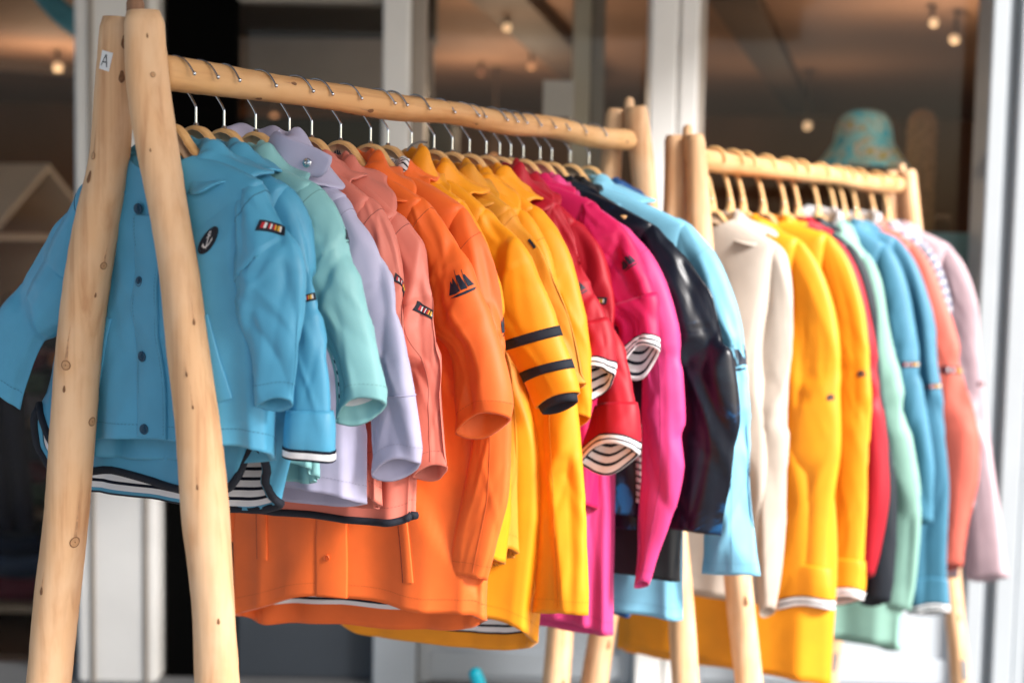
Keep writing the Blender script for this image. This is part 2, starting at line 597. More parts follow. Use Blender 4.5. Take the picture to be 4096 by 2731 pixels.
for i, (x0, x1, dy) in enumerate([(1.445, 1.50, 0), (1.506, 1.53, .03), (1.536, 1.60, 0), (1.606, 1.66, .02), (1.666, 1.80, 0)]):
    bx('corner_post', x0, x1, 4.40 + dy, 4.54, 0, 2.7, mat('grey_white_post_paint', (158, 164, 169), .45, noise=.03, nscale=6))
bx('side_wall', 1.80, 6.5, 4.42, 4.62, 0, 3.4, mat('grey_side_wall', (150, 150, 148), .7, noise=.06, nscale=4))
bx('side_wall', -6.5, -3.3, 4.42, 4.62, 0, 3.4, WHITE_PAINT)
bx('lintel', -3.3, -1.345, 4.45, 4.6, 2.42, 3.4, WHITE_PAINT)
bx('lintel', -1.09, 1.80, 4.44, 4.6, 2.70, 3.4, WHITE_PAINT)
bx('door_head', -.862, -.412, 4.43, 4.50, 2.125, 2.70, mat('grey_door_head', (150, 144, 134), .5, noise=.05, nscale=5))
bx('black_board', -1.085, -.866, 4.44, 4.50, 0, 2.70, BLACK_M)
bx('kick_panel', -.862, -.414, 4.45, 4.49, 0, .78, mat('slate_grey_door_panel', (66, 72, 80), .45, noise=.06, nscale=4))
# white dado under the windows, with raised frames
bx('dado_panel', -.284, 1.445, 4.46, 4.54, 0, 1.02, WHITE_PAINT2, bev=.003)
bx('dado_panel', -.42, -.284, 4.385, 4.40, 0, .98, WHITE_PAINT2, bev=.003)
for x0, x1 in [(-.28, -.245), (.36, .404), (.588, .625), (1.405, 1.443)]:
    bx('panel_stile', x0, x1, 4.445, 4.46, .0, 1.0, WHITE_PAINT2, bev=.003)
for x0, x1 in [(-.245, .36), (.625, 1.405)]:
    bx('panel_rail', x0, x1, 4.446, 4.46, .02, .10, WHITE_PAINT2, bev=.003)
bx('window_sill', -.284, .406, 4.40, 4.60, 1.02, 1.06, WHITE_PAINT)
bx('window_sill', .584, 1.445, 4.40, 4.60, 1.02, 1.06, WHITE_PAINT)
for x0, x1, z0 in [(-.862, -.412, .78), (-.283, .406, 1.06), (.584, 1.445, 1.06)]:
    bx('pane', x0, x1, 4.535, 4.541, z0, 2.70 if x0 > -.8 else 2.125, GLASS, bev=0)
bx('pane', -3.3, -1.345, 4.535, 4.541, 0.02, 2.42, GLASS, bev=0)
bx('inner_door_stile', .178, .235, 4.62, 4.70, 0.02, 2.36, mat('pale_inner_door_paint', (196, 188, 170), .5), bev=.004)
bx('inner_door_stile', .238, .283, 4.66, 4.72, 0.02, 2.36, GREY_PAINT, bev=.004)
# unseen fabric awning over the pavement, shaped to keep top light off the racks
AWN = mat('grey_awning_canvas', (128, 130, 134), 0.9, noise=.05, nscale=4)
bx('awning', -5.2, 1.9, -.6, 4.42, 2.92, 2.96, AWN)
bx('awning_valance', -5.2, 1.9, -.63, -.6, 2.72, 2.96, AWN)

# grey blind boxes behind the door glass
bx2 = lambda n, l, c, *a, **k: None
def solo_box(name, label, cat, x0, x1, y0, y1, z0, z1, mm, bev=.006, group=None):
    m_ = MB().box(x0, x1, y0, y1, z0, z1, fr_shop, bev=bev)
    return solo(name, m_.V, m_.F, mm, label, cat, group=group, smooth=False)
solo_box('blind', 'grey fabric blind rolled half down behind the door glass', 'blind', -1.06, -.30, 5.15, 5.19, 1.90, 2.11, mat('grey_blind_cloth', (176, 164, 156), .9, noise=.05, nscale=8))
solo_box('pelmet', 'charcoal pelmet box above the grey blind in the doorway', 'pelmet', -1.06, -.30, 5.20, 5.40, 2.115, 2.34, mat('charcoal_pelmet', (84, 80, 76), .8))
solo_box('block', 'dark cupboard standing inside the doorway below the blind', 'block', -1.2, -.25, 5.9, 6.3, .02, 1.88, mat('near_black', (16, 14, 13), .7), bev=.01)  # plain near-black block filling the dark area below the blind
solo_box('paper_notice', 'blank white paper notice taped inside the window glass', 'notice', .084, .181, 4.545, 4.547, 1.80, 1.915, mat('notice_paper', (205, 200, 196), .8), bev=0)

# dark ceiling diagonals and lamps of the shop
DIAGONAL = mat('dark_diagonal_brown', (84, 66, 54), .7)
def diagonal(label, a, b, w=.13):
    a = np.array(a); b = np.array(b)
    d = (b - a) / np.linalg.norm(b - a); s = np.array([-d[1], d[0]]) * w / 2
    P = [fr_shop((*(p + t), z)) for z in (2.30, 2.362) for p, t in ((a, -s), (a, s), (b, s), (b, -s))]
    solo('ceiling_diagonal', P, [(0, 3, 2, 1), (4, 5, 6, 7), (0, 1, 5, 4), (1, 2, 6, 5), (2, 3, 7, 6), (3, 0, 4, 7)], DIAGONAL, label, 'diagonal', smooth=False, group='ceiling diagonals in the shop')
diagonal('dark ceiling beam seen through the middle window', (-.1, 5.3), (.42, 8.6), .22)  # dark brown bars laid along diagonal lines under the ceiling
diagonal('dark ceiling beam crossing the right hand window', (.78, 5.3), (2.1, 10.6), .18)
diagonal('dark ceiling beam above the house shaped shelf', (-4.6, 7.4), (-1.6, 9.6), .3)
LAMP = mat('warm_lamp_glow', (255, 226, 190), .5, emit=((255, 214, 170), 0.2))
LAMP2 = mat('dim_lamp_glow', (200, 150, 110), .5, emit=((226, 160, 112), 0.20))
LAMPB = mat('bronze_lamp_housing', (70, 52, 40), .4, metal=.6)
def spot(label, r_, d, z, rad, lm=LAMP, tilt=(0, 0), watt=2.2):
    c = np.array(fr_shop((r_, d, z)))
    rad = rad * .5
    t = thing('spot_lamp', label, 'lamp', tuple(c), group='spot lamps inside the shop')
    ax = CAM - c + RT * tilt[0] + UP * tilt[1]
    ax = ax / np.linalg.norm(ax)
    V, F = tube([c + ax * .004, c + ax * .0, c - ax * .03, c - ax * .09, c - ax * .11], [rad * 1.04, rad * 1.12, rad * 1.12, rad * .8, rad * .3], 20)
    part('housing', V, F, LAMPB, t)
    V, F = tube([c + ax * .0045, c + ax * .007, c + ax * .009], [rad, rad * .98, rad * .6], 20)
    part('bulb', V, F, lm, t)
    if watt:
        ld = bpy.data.lights.new('bulb_light', 'POINT'); ld.energy = watt; ld.color = (1.0, .74, .5); ld.shadow_soft_size = rad
        lo = bpy.data.objects.new('bulb_light', ld); COL.objects.link(lo); lo.parent = t; lo.location = tuple(ax * .12 - UP * .35)
    V, F = tube([c - ax * .05, c - ax * .05 + UP * .02, np.array([c[0] - ax[0] * .05, c[1] - ax[1] * .05, 2.361])], .008, 8)
    part('stem', V, F, LAMPB, t)
spot('lit spot lamp left of the white pillar', -2.49, 7.8, 2.262, .048, watt=6)
spot('lit spot lamp highest in the middle window', -.045, 5.9, 2.262, .034)
spot('lit amber spot lamp above the paper notice', .072, 7.4, 2.27, .036, LAMP2)
spot('dim amber spot lamp under the first rail', -1.349, 8.0, 2.028, .044, LAMP2)
spot('lit spot lamp above the hangers of the second rack', 1.624, 8.0, 2.04, .043)
spot('left one of the pair of tilted spot lamps', 1.64, 5.7, 2.285, .034, LAMP, (.5, .2))
spot('right one of the pair of tilted spot lamps', 1.755, 5.8, 2.235, .038, LAMP, (-.5, -.1))
spot('faint spot lamp deep behind the middle window', -.20, 8.0, 2.30, .04, mat('faint_lamp', (150, 105, 80), .5, emit=((190, 130, 100), .05)))
spot('small amber lamp glowing below the far end of the rail', -.12, 8.2, 1.83, .05, mat('low_lamp', (200, 150, 110), .5, emit=((220, 160, 110), .10)))

# ------------------------------------------------------------------ clothes racks made of peeled logs
def log_grid(C, rad, nrow, ncol, rng, jit=.0007, wob=.0015):
    C = np.array(C, float); rad = np.array(rad, float)
    t = np.concatenate([[0], np.cumsum(np.linalg.norm(np.diff(C, axis=0), axis=1))]); t /= t[-1]
    v = np.linspace(0, 1, nrow)
    P = np.stack([hermite(t, C[:, k], v) for k in range(3)], -1)
    r = hermite(t, rad, v)
    T = np.gradient(P, axis=0); T /= np.linalg.norm(T, axis=1)[:, None]
    X = np.array([1.0, 0, 0])
    U = X - T * (T @ X)[:, None]; U /= np.linalg.norm(U, axis=1)[:, None]
    W = np.cross(T, U)
    th = np.linspace(0, 2 * PI, ncol, endpoint=False)
    L = np.linalg.norm(C[-1] - C[0])
    TH, VV = np.meshgrid(th, v)
    dr = np.zeros_like(TH)
    for _ in range(9):
        kf = rng.choice([1, 2, 2, 3]); kv = rng.uniform(1, 9) * L
        dr += wob * rng.uniform(.2, .7) * np.sin(kf * TH + rng.uniform(0, 6.3)) * np.sin(kv * 2 * VV + rng.uniform(0, 6.3))
    dr += rng.normal(0, jit * .25, TH.shape)
    rr = r[:, None] + dr
    e = np.minimum(v, 1 - v) * L          # rounded rims
    rr *= (1 - .16 * np.exp(-(e / .004) ** 2))[:, None]
    return P[:, None, :] + rr[..., None] * (np.cos(TH)[..., None] * U[:, None, :] + np.sin(TH)[..., None] * W[:, None, :])

def log_part(name, G, mm, parent):
    nr, nc = G.shape[:2]
    c0, c1 = G[0].mean(0), G[-1].mean(0)
    F = [tuple(f) for f in grid_faces(nr, nc, flip=True)]
    a, b = nr * nc, nr * nc + 1
    F += [(k, (k + 1) % nc, a) for k in range(nc)]
    F += [((nr - 1) * nc + (k + 1) % nc, (nr - 1) * nc + k, b) for k in range(nc)]
    mi = [0] * (len(F) - 2 * nc) + [1] * (2 * nc)
    V = np.concatenate([G.reshape(-1, 3), [c0 + (c0 - G[2].mean(0)) * .05, c1 + (c1 - G[-3].mean(0)) * .05]])
    return part(name, V, F, [mm, WOOD_END], parent, midx=mi)

def knot(S, v, th, r, parent, streak=0.0, pale=True, along=1):
    mb = MB()
    n = 18
    if pale:
        ring_poly(mb, S, v, th, 0, 0, r * .76, r * .98, 0, 2 * PI, .0007, 0, n=n)
        ring_poly(mb, S, v, th, 0, 0, r * .10, r * .79, 0, 2 * PI, .0009, 1, n=n)
        ring_poly(mb, S, v, th, 0, 0, 0, r * .14, 0, 2 * PI, .0010, 0, n=8)
    else:
        a = np.linspace(0, 2 * PI, 15)[:-1]
        poly(mb, S, v, th, [(r * .7 * math.cos(q) * (1 + .2 * math.sin(3 * q)), r * 1.7 * math.sin(q)) for q in a], .0006, 0, sub=1)
    if streak:
        poly(mb, S, v, th, [(-r * .35, -r * .8), (r * .3, -r * .8), (r * .12, -streak * .6), (r * .25, -streak), (-r * .1, -streak * .55)], .0005, 2, sub=2)
    return mb.build('knot', [KNOT_D, KNOT_L, KNOT_S], parent, smooth=True)

def extend(st, z=0.0):
    st = list(st)
    (x0, z0, r0), (x1, z1, r1) = st[-2], st[-1]
    t = (z - z1) / (z1 - z0) if abs(z1 - z0) > .05 else 0
    return st + [(x1 + (x1 - x0) * t, z, r1)]

def rack(label, rail, rail_r, frames, seed):
    rng = np.random.default_rng(seed)
    t = thing('clothes_rack', label, 'clothes rack', (rail[0][0], (rail[0][1] + rail[1][1]) / 2, 0), group='log clothes racks')
    A, B = np.array(rail[0]), np.array(rail[1])
    ks = np.linspace(0, 1, len(rail_r))
    off = rng.normal(0, .0018, (len(rail_r), 2)); off[0] = off[-1] = 0
    C = [A + (B - A) * k + np.array([o[0], 0, o[1]]) for k, o in zip(ks, off)]
    G = log_grid(C, rail_r, 150, 36, rng)
    log_part('rail', G, WOOD_Y, t)
    out = {'root': t, 'rail': Surf(G), 'legs': []}
    for (yy, legs) in frames:
        for k, (dy, st) in enumerate(legs):
            st = extend(st)
            G = log_grid([(x, yy + dy, z) for x, z, r in st], [r for x, z, r in st], 140, 36, rng)
            leg = log_part('leg', G, WOOD_Z, t)
            out['legs'].append((Surf(G), leg))
        pc = np.array([(legs[0][1][0][0] + legs[1][1][0][0]) / 2 + .004, yy + .004, 0])
        zt = max(legs[0][1][0][1], legs[1][1][0][1])
        V, F = tube([pc + UP * (zt - .05), pc + UP * (zt + .012), pc + UP * (zt + .018), pc + UP * (zt + .0205)], [.0098, .0098, .0075, .002], 18)
        part('peg', V, F, PEG if yy < 0 else WOOD_Z, t)
    return out

legL = [(-.050, 1.683, .0185), (-.055, 1.606, .0215), (-.066, 1.508, .0235), (-.077, 1.470, .0255), (-.096, 1.393, .0265), (-.11, 1.312, .0260), (-.121, 1.216, .0258), (-.135, 1.097, .0258), (-.149, 1.015, .0266), (-.165, .899, .026)]
legR = [(.001, 1.6845, .0195), (.009, 1.603, .0222), (.026, 1.522, .0225), (.036, 1.48, .0222), (.054, 1.398, .0232), (.066, 1.323, .0230), (.082, 1.235, .0225), (.095, 1.127, .0245), (.104, 1.054, .0232), (.111, .951, .024)]
rackA = rack('front log clothes rack with the lettered sticker, full of raincoats',
             [(0, -.012, 1.622), (0, 1.240, 1.622)], [.0178, .0185, .0180, .0192, .0178, .0183, .0198, .0195, .0205],
             [(-.033, [(.006, legL), (-.008, legR)]),
              (1.267, [(.0, [(-.040, 1.684, .0175), (-.050, 1.543, .022), (-.135, .65, .025), (-.141, .544, .027)]),
                       (-.004, [(.003, 1.685, .021), (.024, 1.543, .0215), (.13, .693, .024), (.139, .594, .025)])])], 5)
rackB = rack('rear log clothes rack with wooden hooked hangers by the window',
             [(.08, 1.385, 1.594), (.08, 2.935, 1.594)], [.021, .0215, .021, .0205, .021, .022],
             [(1.353, [(.0, [(.046, 1.638, .020), (.050, 1.496, .024), (-.079, .65, .026), (-.094, .54, .028)]),
                       (-.004, [(.088, 1.638, .020), (.103, 1.479, .0225), (.214, .732, .027), (.234, .592, .027)])]),
              (2.968, [(.0, [(.052, 1.636, .022), (.056, 1.463, .026), (-.069, .182, .026), (-.079, .088, .027)]),
                       (-.004, [(.098, 1.638, .023), (.122, 1.464, .026), (.294, .306, .028), (.314, .157, .03)])])], 11)
def vz(S, z):
    zz = S.G[:, :, 2].mean(1)
    return float(np.interp(-z, -zz, np.linspace(0, 1, S.nr)))
SL, oL = rackA['legs'][0]
SR, oR = rackA['legs'][1]
for z, deg, r, stk, pale in [(1.527, 100, .0042, .040, True), (1.503, 100, .0045, 0, False), (1.41, 12, .0046, .028, True), (1.375, 22, .0018, 0, False), (1.29, 76, .0060, .05, True), (1.262, 76, .0025, .0, False), (1.083, 17, .0068, .06, True), (1.225, -4, .0055, 0, True), (1.02, 88, .003, .03, False), (1.655, 20, .005, .0, False), (1.617, 26, .0042, 0, False)]:
    knot(SL, vz(SL, z), R(deg), r, oL, stk, pale)
for z, deg, r, stk, pale in [(1.612, 27, .0032, .0, True), (1.655, 35, .0016, 0, False), (1.53, 66, .0012, 0, False), (1.345, 24, .0022, .032, False), (1.29, 60, .0016, .02, False), (1.255, 56, .0014, .03, False), (1.025, 40, .0020, 0, False), (1.17, 66, .0018, .03, False)]:
    knot(SR, vz(SR, z), R(deg), r, oR, stk, pale)
SRail = rackA['rail']
railobj = [c for c in rackA['root'].children if c.name.startswith('rail')][0]
def vy(S, y):
    return float(np.interp(y, S.G[:, :, 1].mean(1), np.linspace(0, 1, S.nr)))
for y, deg, r, stk in [(.205, -20, .0032, .022), (.148, 60, .0034, .012), (.375, 40, .0042, .030), (.66, 48, .0025, .03), (1.02, 10, .002, .012), (1.19, 12, .003, 0)]:
    knot(SRail, vy(SRail, y), R(deg), r, railobj, stk, False)
for (S_, o_), z, deg in [(rackA['legs'][2], .72, 45), (rackA['legs'][2], .55, 30), (rackB['legs'][0], .62, 30), (rackB['legs'][1], .75, 50), (rackB['legs'][3], .35, 50)]:
    knot(S_, vz(S_, z), R(deg), .006, o_, .02, False)
# sticker with the letter A
mb = MB()
STK = mat('white_paper_sticker', (226, 224, 222), .6)
PEN = mat('black_marker_ink', (22, 22, 30), .6)
vs_, ts_ = vz(SL, 1.633), R(80)
patch(mb, SL, vs_, ts_, -.0082, .0082, -.0105, .0105, .0008, 0, 10, 8, rot=R(10), thick=.0006)
st_o = mb.build('sticker', STK, oL, True)
mb = MB()
for (u0, w0), (u1, w1) in [((-.0048, .0062), (.0006, -.0068)), ((.0006, -.0068), (.0044, .0066)), ((-.0030, .0018), (.0034, .0014))]:
    d = np.array([u1 - u0, w1 - w0]); d /= np.linalg.norm(d); n_ = np.array([-d[1], d[0]]) * .00062
    poly(mb, SL, vs_, ts_, [(u0 + n_[0], w0 + n_[1]), (u1 + n_[0], w1 + n_[1]), (u1 - n_[0], w1 - n_[1]), (u0 - n_[0], w0 - n_[1])], .0012, 0, rot=R(10), sub=2)
mb.build('letter', PEN, st_o, True)

# ------------------------------------------------------------------ hangers
def text_mesh(s, size):
    cu = bpy.data.curves.new('txt', 'FONT')
    cu.body = s; cu.size = size; cu.align_x = 'CENTER'
    o = bpy.data.objects.new('txt', cu)
    COL.objects.link(o)
    bpy.context.view_layer.update()
    me = o.to_mesh()
    V = [tuple(v.co) for v in me.vertices]; F = [tuple(p.vertices) for p in me.polygons]
    o.to_mesh_clear()
    bpy.data.objects.remove(o); bpy.data.curves.remove(cu)
    return V, F

BOAT = [  # (polygon, in units of the print height)
    [(-.62, .30), (-.46, -.28), (-.40, -.1), (-.32, -.36), (-.22, -.08), (-.12, .26), (-.3, .33)],
    [(-.17, -.30), (-.14, -.36), (-.02, -.34), (.16, .22), (-.08, .25)],
    [(.10, -.26), (.15, -.32), (.38, .14), (.18, .18)],
    [(-.62, .44), (-.3, .38), (0, .33), (.42, .24), (.36, .34), (.05, .42), (-.3, .46)],
    [(-.18, -.60), (-.16, -.60), (-.145, .3), (-.165, .3)],
    [(.09, -.5), (.108, -.5), (.13, .25), (.112, .25)],
]
def hanger(label, cx, Y, zr, rr, ztop, w, seed, kind='wire', printed=False, yball=0.0, group='hangers on the front rail'):
    rng = random.Random(seed)
    t = thing('clothes_hanger', label, 'hanger', (cx, Y, ztop), group=group)
    xs = np.array([0, .012, .022, .030, .045, .075, w]); dt = np.array([0, .003, .0105, .0205, .035, .058, .090]); db = np.array([.034, .0345, .038, .046, .062, .082, .106])
    q = np.linspace(0, w, 26)
    top = -hermite(xs, dt, q); bot = -hermite(xs, db, q)
    q = np.concatenate([-q[:0:-1], q]); top = np.concatenate([top[:0:-1], top]); bot = np.concatenate([bot[:0:-1], bot])
    n = len(q); th = .0068
    yaw_ = rng.uniform(-.05, .05)
    def P(x, y, z):
        return (cx + x * math.cos(yaw_) - y * math.sin(yaw_), Y + x * math.sin(yaw_) + y * math.cos(yaw_), ztop + z)
    V, F = [], []
    for (yy, ins) in [(-th, .0022), (-th + .0022, 0), (th - .0022, 0), (th, .0022)]:
        V += [P(q[k] * (1 - ins / w), yy, top[k] - ins) for k in range(n)] + [P(q[k] * (1 - ins / w), yy, bot[k] + ins) for k in range(n)]
    L2 = 2 * n
    for k in range(n - 1):
        F.append((k, k + 1, n + k + 1, n + k))
        F.append((3 * L2 + k, 3 * L2 + n + k, 3 * L2 + n + k + 1, 3 * L2 + k + 1))
    for l in range(3):
        a, b = l * L2, (l + 1) * L2
        for k in range(n - 1):
            F.append((a + k, b + k, b + k + 1, a + k + 1))
            F.append((a + n + k, a + n + k + 1, b + n + k + 1, b + n + k))
        F.append((a, a + n, b + n, b)); F.append((a + n - 1, b + n - 1, b + 2 * n - 1, a + 2 * n - 1))
    part('arm', V, F, HANG_W, t)
    V, F = [], []
    for ins, yy in [(.0046, -th + .0002), (.0052, -th - .0006)]:
        V += [P(q[k] * (1 - ins / w), yy, top[k] - ins) for k in range(n)] + [P(q[k] * (1 - ins / w), yy, bot[k] + ins) for k in range(n)]
    F = [(L2 + k, L2 + k + 1, L2 + n + k + 1, L2 + n + k) for k in range(n - 1)] + [(k, L2 + k, L2 + k + 1, k + 1) for k in range(n - 1)] + [(n + k, n + k + 1, L2 + n + k + 1, L2 + n + k) for k in range(n - 1)]
    fp = part('face_plate', V, F, HANG_F, t)
    if printed:
        mb = MB()
        for pg in BOAT:
            h = .013
            mb.add([P(p[0] * h + .001, -th - .0011, -.0175 - p[1] * h) for p in pg], [tuple(range(len(pg)))])
        tv, tf = text_mesh('URLOT', .0052)
        mb.add([P(v[0] + .003, -th - .0011, -.0290 + v[1]) for v in tv], tf)
        for k in range(2):
            mb.add([P(x + .0135, -th - .0011, -.0205 - .0026 * k - z) for x, z in ((0, 0), (.007, -.0008), (.007, .0008), (0, .0016))], [(0, 1, 2, 3)])
        mb.build('print', INK, fp)
    # hook
    if kind == 'wire':
        rw = .00135
        ro = rr + rw
        dyb = yball
        pts = [(0, 0, -.004), (0, 0, .006), (0, 0, .022)]
        zc = zr - ztop
        zb = zc - rr
        pts += [(0, 0, zb - .016), (-.0012, 0, zb - .0125), (-.0045, 0, zb - .0075)]
        for a in np.linspace(218, 82, 15):
            pts.append((ro * math.cos(R(a)), dyb * (218 - a) / 180, zc + ro * math.sin(R(a))))
        for a, k in [(60, 1.0), (38, 1.02), (20, 1.06), (8, 1.14), (1, 1.22)]:
            pts.append((ro * k * math.cos(R(a)), dyb * (218 - a) / 180, zc + ro * k * math.sin(R(a))))
        Pp = np.array([P(*p) for p in pts])
        tt = np.concatenate([[0], np.cumsum(np.linalg.norm(np.diff(Pp, axis=0), axis=1))])
        s_ = np.linspace(0, tt[-1], 60)
        Pp = np.stack([np.interp(s_, tt, Pp[:, k]) for k in range(3)], -1)
        for _ in range(2):
            Pp[1:-1] = (Pp[:-2] + 2 * Pp[1:-1] + Pp[2:]) / 4
        V, F = tube(Pp, rw, 8)
        hk = part('hook', V, F, CHROME, t)
        V, F = ball(Pp[-1], .0025, 10)
        part('ball_tip', V, F, CHROME, hk)
        V, F = tube([P(0, 0, -.001), P(0, 0, .0025), P(0, 0, .003)], [.0033, .0028, .002], 12)
        part('ferrule', V, F, CHROME, hk)
    else:
        rw = .0048
        ro = rr + rw
        zc = zr - ztop
        pts = [(0, 0, -.008), (0.001, 0, .012), (.002, 0, .026)]
        for a in np.linspace(-62, 185, 20):
            pts.append((-ro * math.cos(R(a)), 0.0, zc + ro * math.sin(R(a))))
        Pp = np.array([P(*p) for p in pts])
        for _ in range(2):
            Pp[1:-1] = (Pp[:-2] + 2 * Pp[1:-1] + Pp[2:]) / 4
        rad = np.full(len(Pp), rw); rad[0] = .011; rad[1] = .008; rad[-1] *= .5
        V, F = tube(Pp, rad, 12)
        hk = part('hook', V, F, HANG_W, t)
        V, F = ball(P(0.0, -rw, .02), .0035, 8)
        part('screw', V, F, CHROME, hk)
    return t

HY = [0.004, 0.047, 0.096, 0.154, 0.220, 0.266, 0.329, 0.398, 0.440, 0.5, 0.560, 0.611, 0.661, 0.712, 0.754, 0.790, 0.832, 0.890, 0.932, 1.001, 1.075]
BY = [1.475, 1.578, 1.653, 1.780, 1.925, 2.023, 2.178, 2.312, 2.401, 2.513, 2.685, 2.837]
HL = ['wooden hanger half hidden behind the front leg under the turquoise blue raincoat', 'wooden hanger of the second turquoise blue raincoat beside the front leg',
      'bare headed wooden hanger in front of the lavender collar', 'hanger whose wire enters the standing lavender collar', 'hanger between the lavender collar and first salmon raincoat',
      'hanger of the second salmon raincoat left of the printed hanger', 'wooden hanger with a printed boat, left of the orange hood', 'pale wooden hanger left of the black and white striped hood lining',
      'hanger hidden by the lone yellow hood peak', 'printed wooden hanger left of the yellow hood with cord', 'hanger entering the yellow hood with grey cord', 'hanger of the mustard hood', 'hanger at the last yellow hood before the red raincoats',
      'hanger directly left of the first red hood', 'hanger behind the first red hood', 'greyish hanger just before the magenta hood', 'hanger behind the magenta hood', 'large tan hanger right of the magenta hood', 'hanger right behind the large tan one',
      'second last hanger on the front rail above the sky blue collar', 'last hanger on the front rail near its far end']
JIT = [0.017, .013, -.003, .012, .022, .015, .016, .03, .014, .012, .023, .048, .007, .030, .019, .011, .019, .009, .021, .015, .026]
WHALF = [.122, .122, .12, .125, .118, .122, .118, .14, .125, .118, .125, .125, .12, .105, .12, .14, .155, .175, .175, .19, .18]
WHALF = [.106, .106, .104, .108, .098, .106, .102, .122, .100, .100, .104, .096, .094, .092, .104, .126, .150, .168, .150, .178, .150]
for i, y in enumerate(HY):
    hanger(HL[i], 0, y, 1.622, .0188, 1.567, WHALF[i], 40 + i, 'wire', i in (6, 9), JIT[i] * .6)
HLB = ['wooden hook hanger of the beige coat, nearest on the rear rail', 'wooden hook hanger of the first yellow coat on the rear rail', 'wooden hook hanger between the two yellow coats on the rear rail', 'wooden hook hanger of the second yellow coat on the rear rail',
       'wooden hook hanger of the red coat on the rear rail', 'wooden hook hanger of the navy coat on the rear rail', 'wooden hook hanger of the sage green coat', 'wooden hook hanger of the first denim blue coat',
       'wooden hook hanger of the second denim blue coat', 'wooden hook hanger of the coral coat', 'wooden hook hanger of the striped top past the coral coat', 'wooden hook hanger of the dusty pink coat, farthest on the rear rail']
for i, y in enumerate(BY):
    hanger(HLB[i], .08, y, 1.594, .0215, 1.50, .096, 80 + i, 'wood', group='wooden hook hangers on the rear rail')

# ------------------------------------------------------------------ jackets
def sleeve_grid(st, Y, rng, ratio=.6, tilt=.012, nrow=96, ncol=52, fold=1.0, bmax=.0185, bmin=.010, mirror=0, yend=0.0):
    """sleeve tube through stations (x, z, half width); angle 0 points outwards, 90 degrees to the front"""
    st = np.array(st, float)
    mx, mz = (st[:, 0] + st[:, 2]) / 2, (st[:, 1] + st[:, 3]) / 2
    t = np.concatenate([[0], np.cumsum(np.hypot(np.diff(mx), np.diff(mz)))]); L = t[-1]; t /= L
    v = np.linspace(0, 1, nrow)
    ox, oz, ix, iz = (hermite(t, st[:, k], v) for k in range(4))
    cx, cz = (ox + ix) / 2, (oz + iz) / 2
    a = np.hypot(ox - ix, oz - iz) / 2
    N = np.stack([(ox - ix) / (2 * a), (oz - iz) / (2 * a)], -1)
    T = np.stack([N[:, 1], -N[:, 0]], -1)
    b = np.clip(a * ratio * .72, bmin, bmax)
    b = np.where(v < .35, np.maximum(b, .021), b) * (1 - .35 * np.exp(-(v / .06) ** 2))
    th = np.linspace(0, 2 * PI, ncol, endpoint=False)
    TH, VV = np.meshgrid(th, v)
    # section: round under the shoulder, boxier below with a soft ridge at the front-outer corner; columns even in arc length
    tf = np.linspace(0, 2 * PI, 257)
    tw = rng.uniform(-.18, .22); lob = rng.integers(3, 6); lph = rng.uniform(0, 6.3)
    ce, se = np.zeros_like(TH), np.zeros_like(TH)
    for i in range(nrow):
        kf = min(1, v[i] * 2.2)
        c, s = np.cos(tf + tw * v[i]), np.sin(tf + tw * v[i])
        p, q = np.sign(c) * np.abs(c) ** (1 - .12 * kf), np.sign(s) * np.abs(s) ** (1 + .35 * kf)
        w_ = 1 + .10 * fold * v[i] ** 2 * (np.abs(np.sin(lob * tf / 2 + lph)) - .6)
        p, q = p * w_, q * w_
        L_ = np.concatenate([[0], np.cumsum(np.hypot(np.diff(p * a[i]), np.diff(q * b[i])))]) 
        x_ = np.linspace(0, L_[-1], ncol, endpoint=False)
        ce[i], se[i] = np.interp(x_, L_, p), np.interp(x_, L_, q)
    yc = Y + .006 - .012 * np.clip(v / .45, 0, 1) ** 2 + yend * v ** 1.5
    G = np.zeros((nrow, ncol, 3))
    G[..., 0] = cx[:, None] + a[:, None] * ce * N[:, :1]
    G[..., 2] = cz[:, None] + a[:, None] * ce * N[:, 1:]
    G[..., 1] = yc[:, None] - b[:, None] * se
    # cuff opening tipped towards the front
    sh = tilt * np.cos(TH - R(55)) * np.clip((VV - .72) / .28, 0, 1) ** 1.3
    G[..., 0] -= sh * T[:, :1]; G[..., 2] -= sh * T[:, 1:]
    ra = float(a.mean())
    D = folds(TH, VV, ra, L, rng, 12, .0058 * fold, (1.1, 2.05), (.02, .45), wid=(.004, .011), ln=(.03, .08))
    D += folds(TH, VV, ra, L, rng, 13, .0050 * fold, (.9, 2.3), (.3, 1.0), wid=(.004, .012), ln=(.025, .08))
    D += folds(TH, VV, ra, L, rng, 6, .0042 * fold, (.2, .85), (.3, .65), ur=(R(40), R(250)), wid=(.004, .008), ln=(.018, .035))
    D += .0035 * fold * np.sin(2 * TH + rng.uniform(0, 6)) * np.sin(VV * rng.uniform(3, 6) + rng.uniform(0, 6)) * VV
    Q = G * np.array([1.0, 1.3, .42]) 
    cr = crumple(Q, rng, 26, 3000, 1.05 * fold) * .6 + crumple(G * np.array([1, 1.2, .8]), rng, 46, 3600, .9 * fold) * .4
    cr = cr - cr.mean(1, keepdims=True)
    D = D * .62 + np.clip(cr, -.0065, .0065) * np.clip(VV * 5, .15, 1)
    rad_end = np.clip((1 - VV) / .06, 0, 1) * .5 + .5
    G = G + normals(G) * (D * rad_end)[..., None]
    if mirror:
        G[..., 0] = 2 * mirror - G[..., 0]
    return G

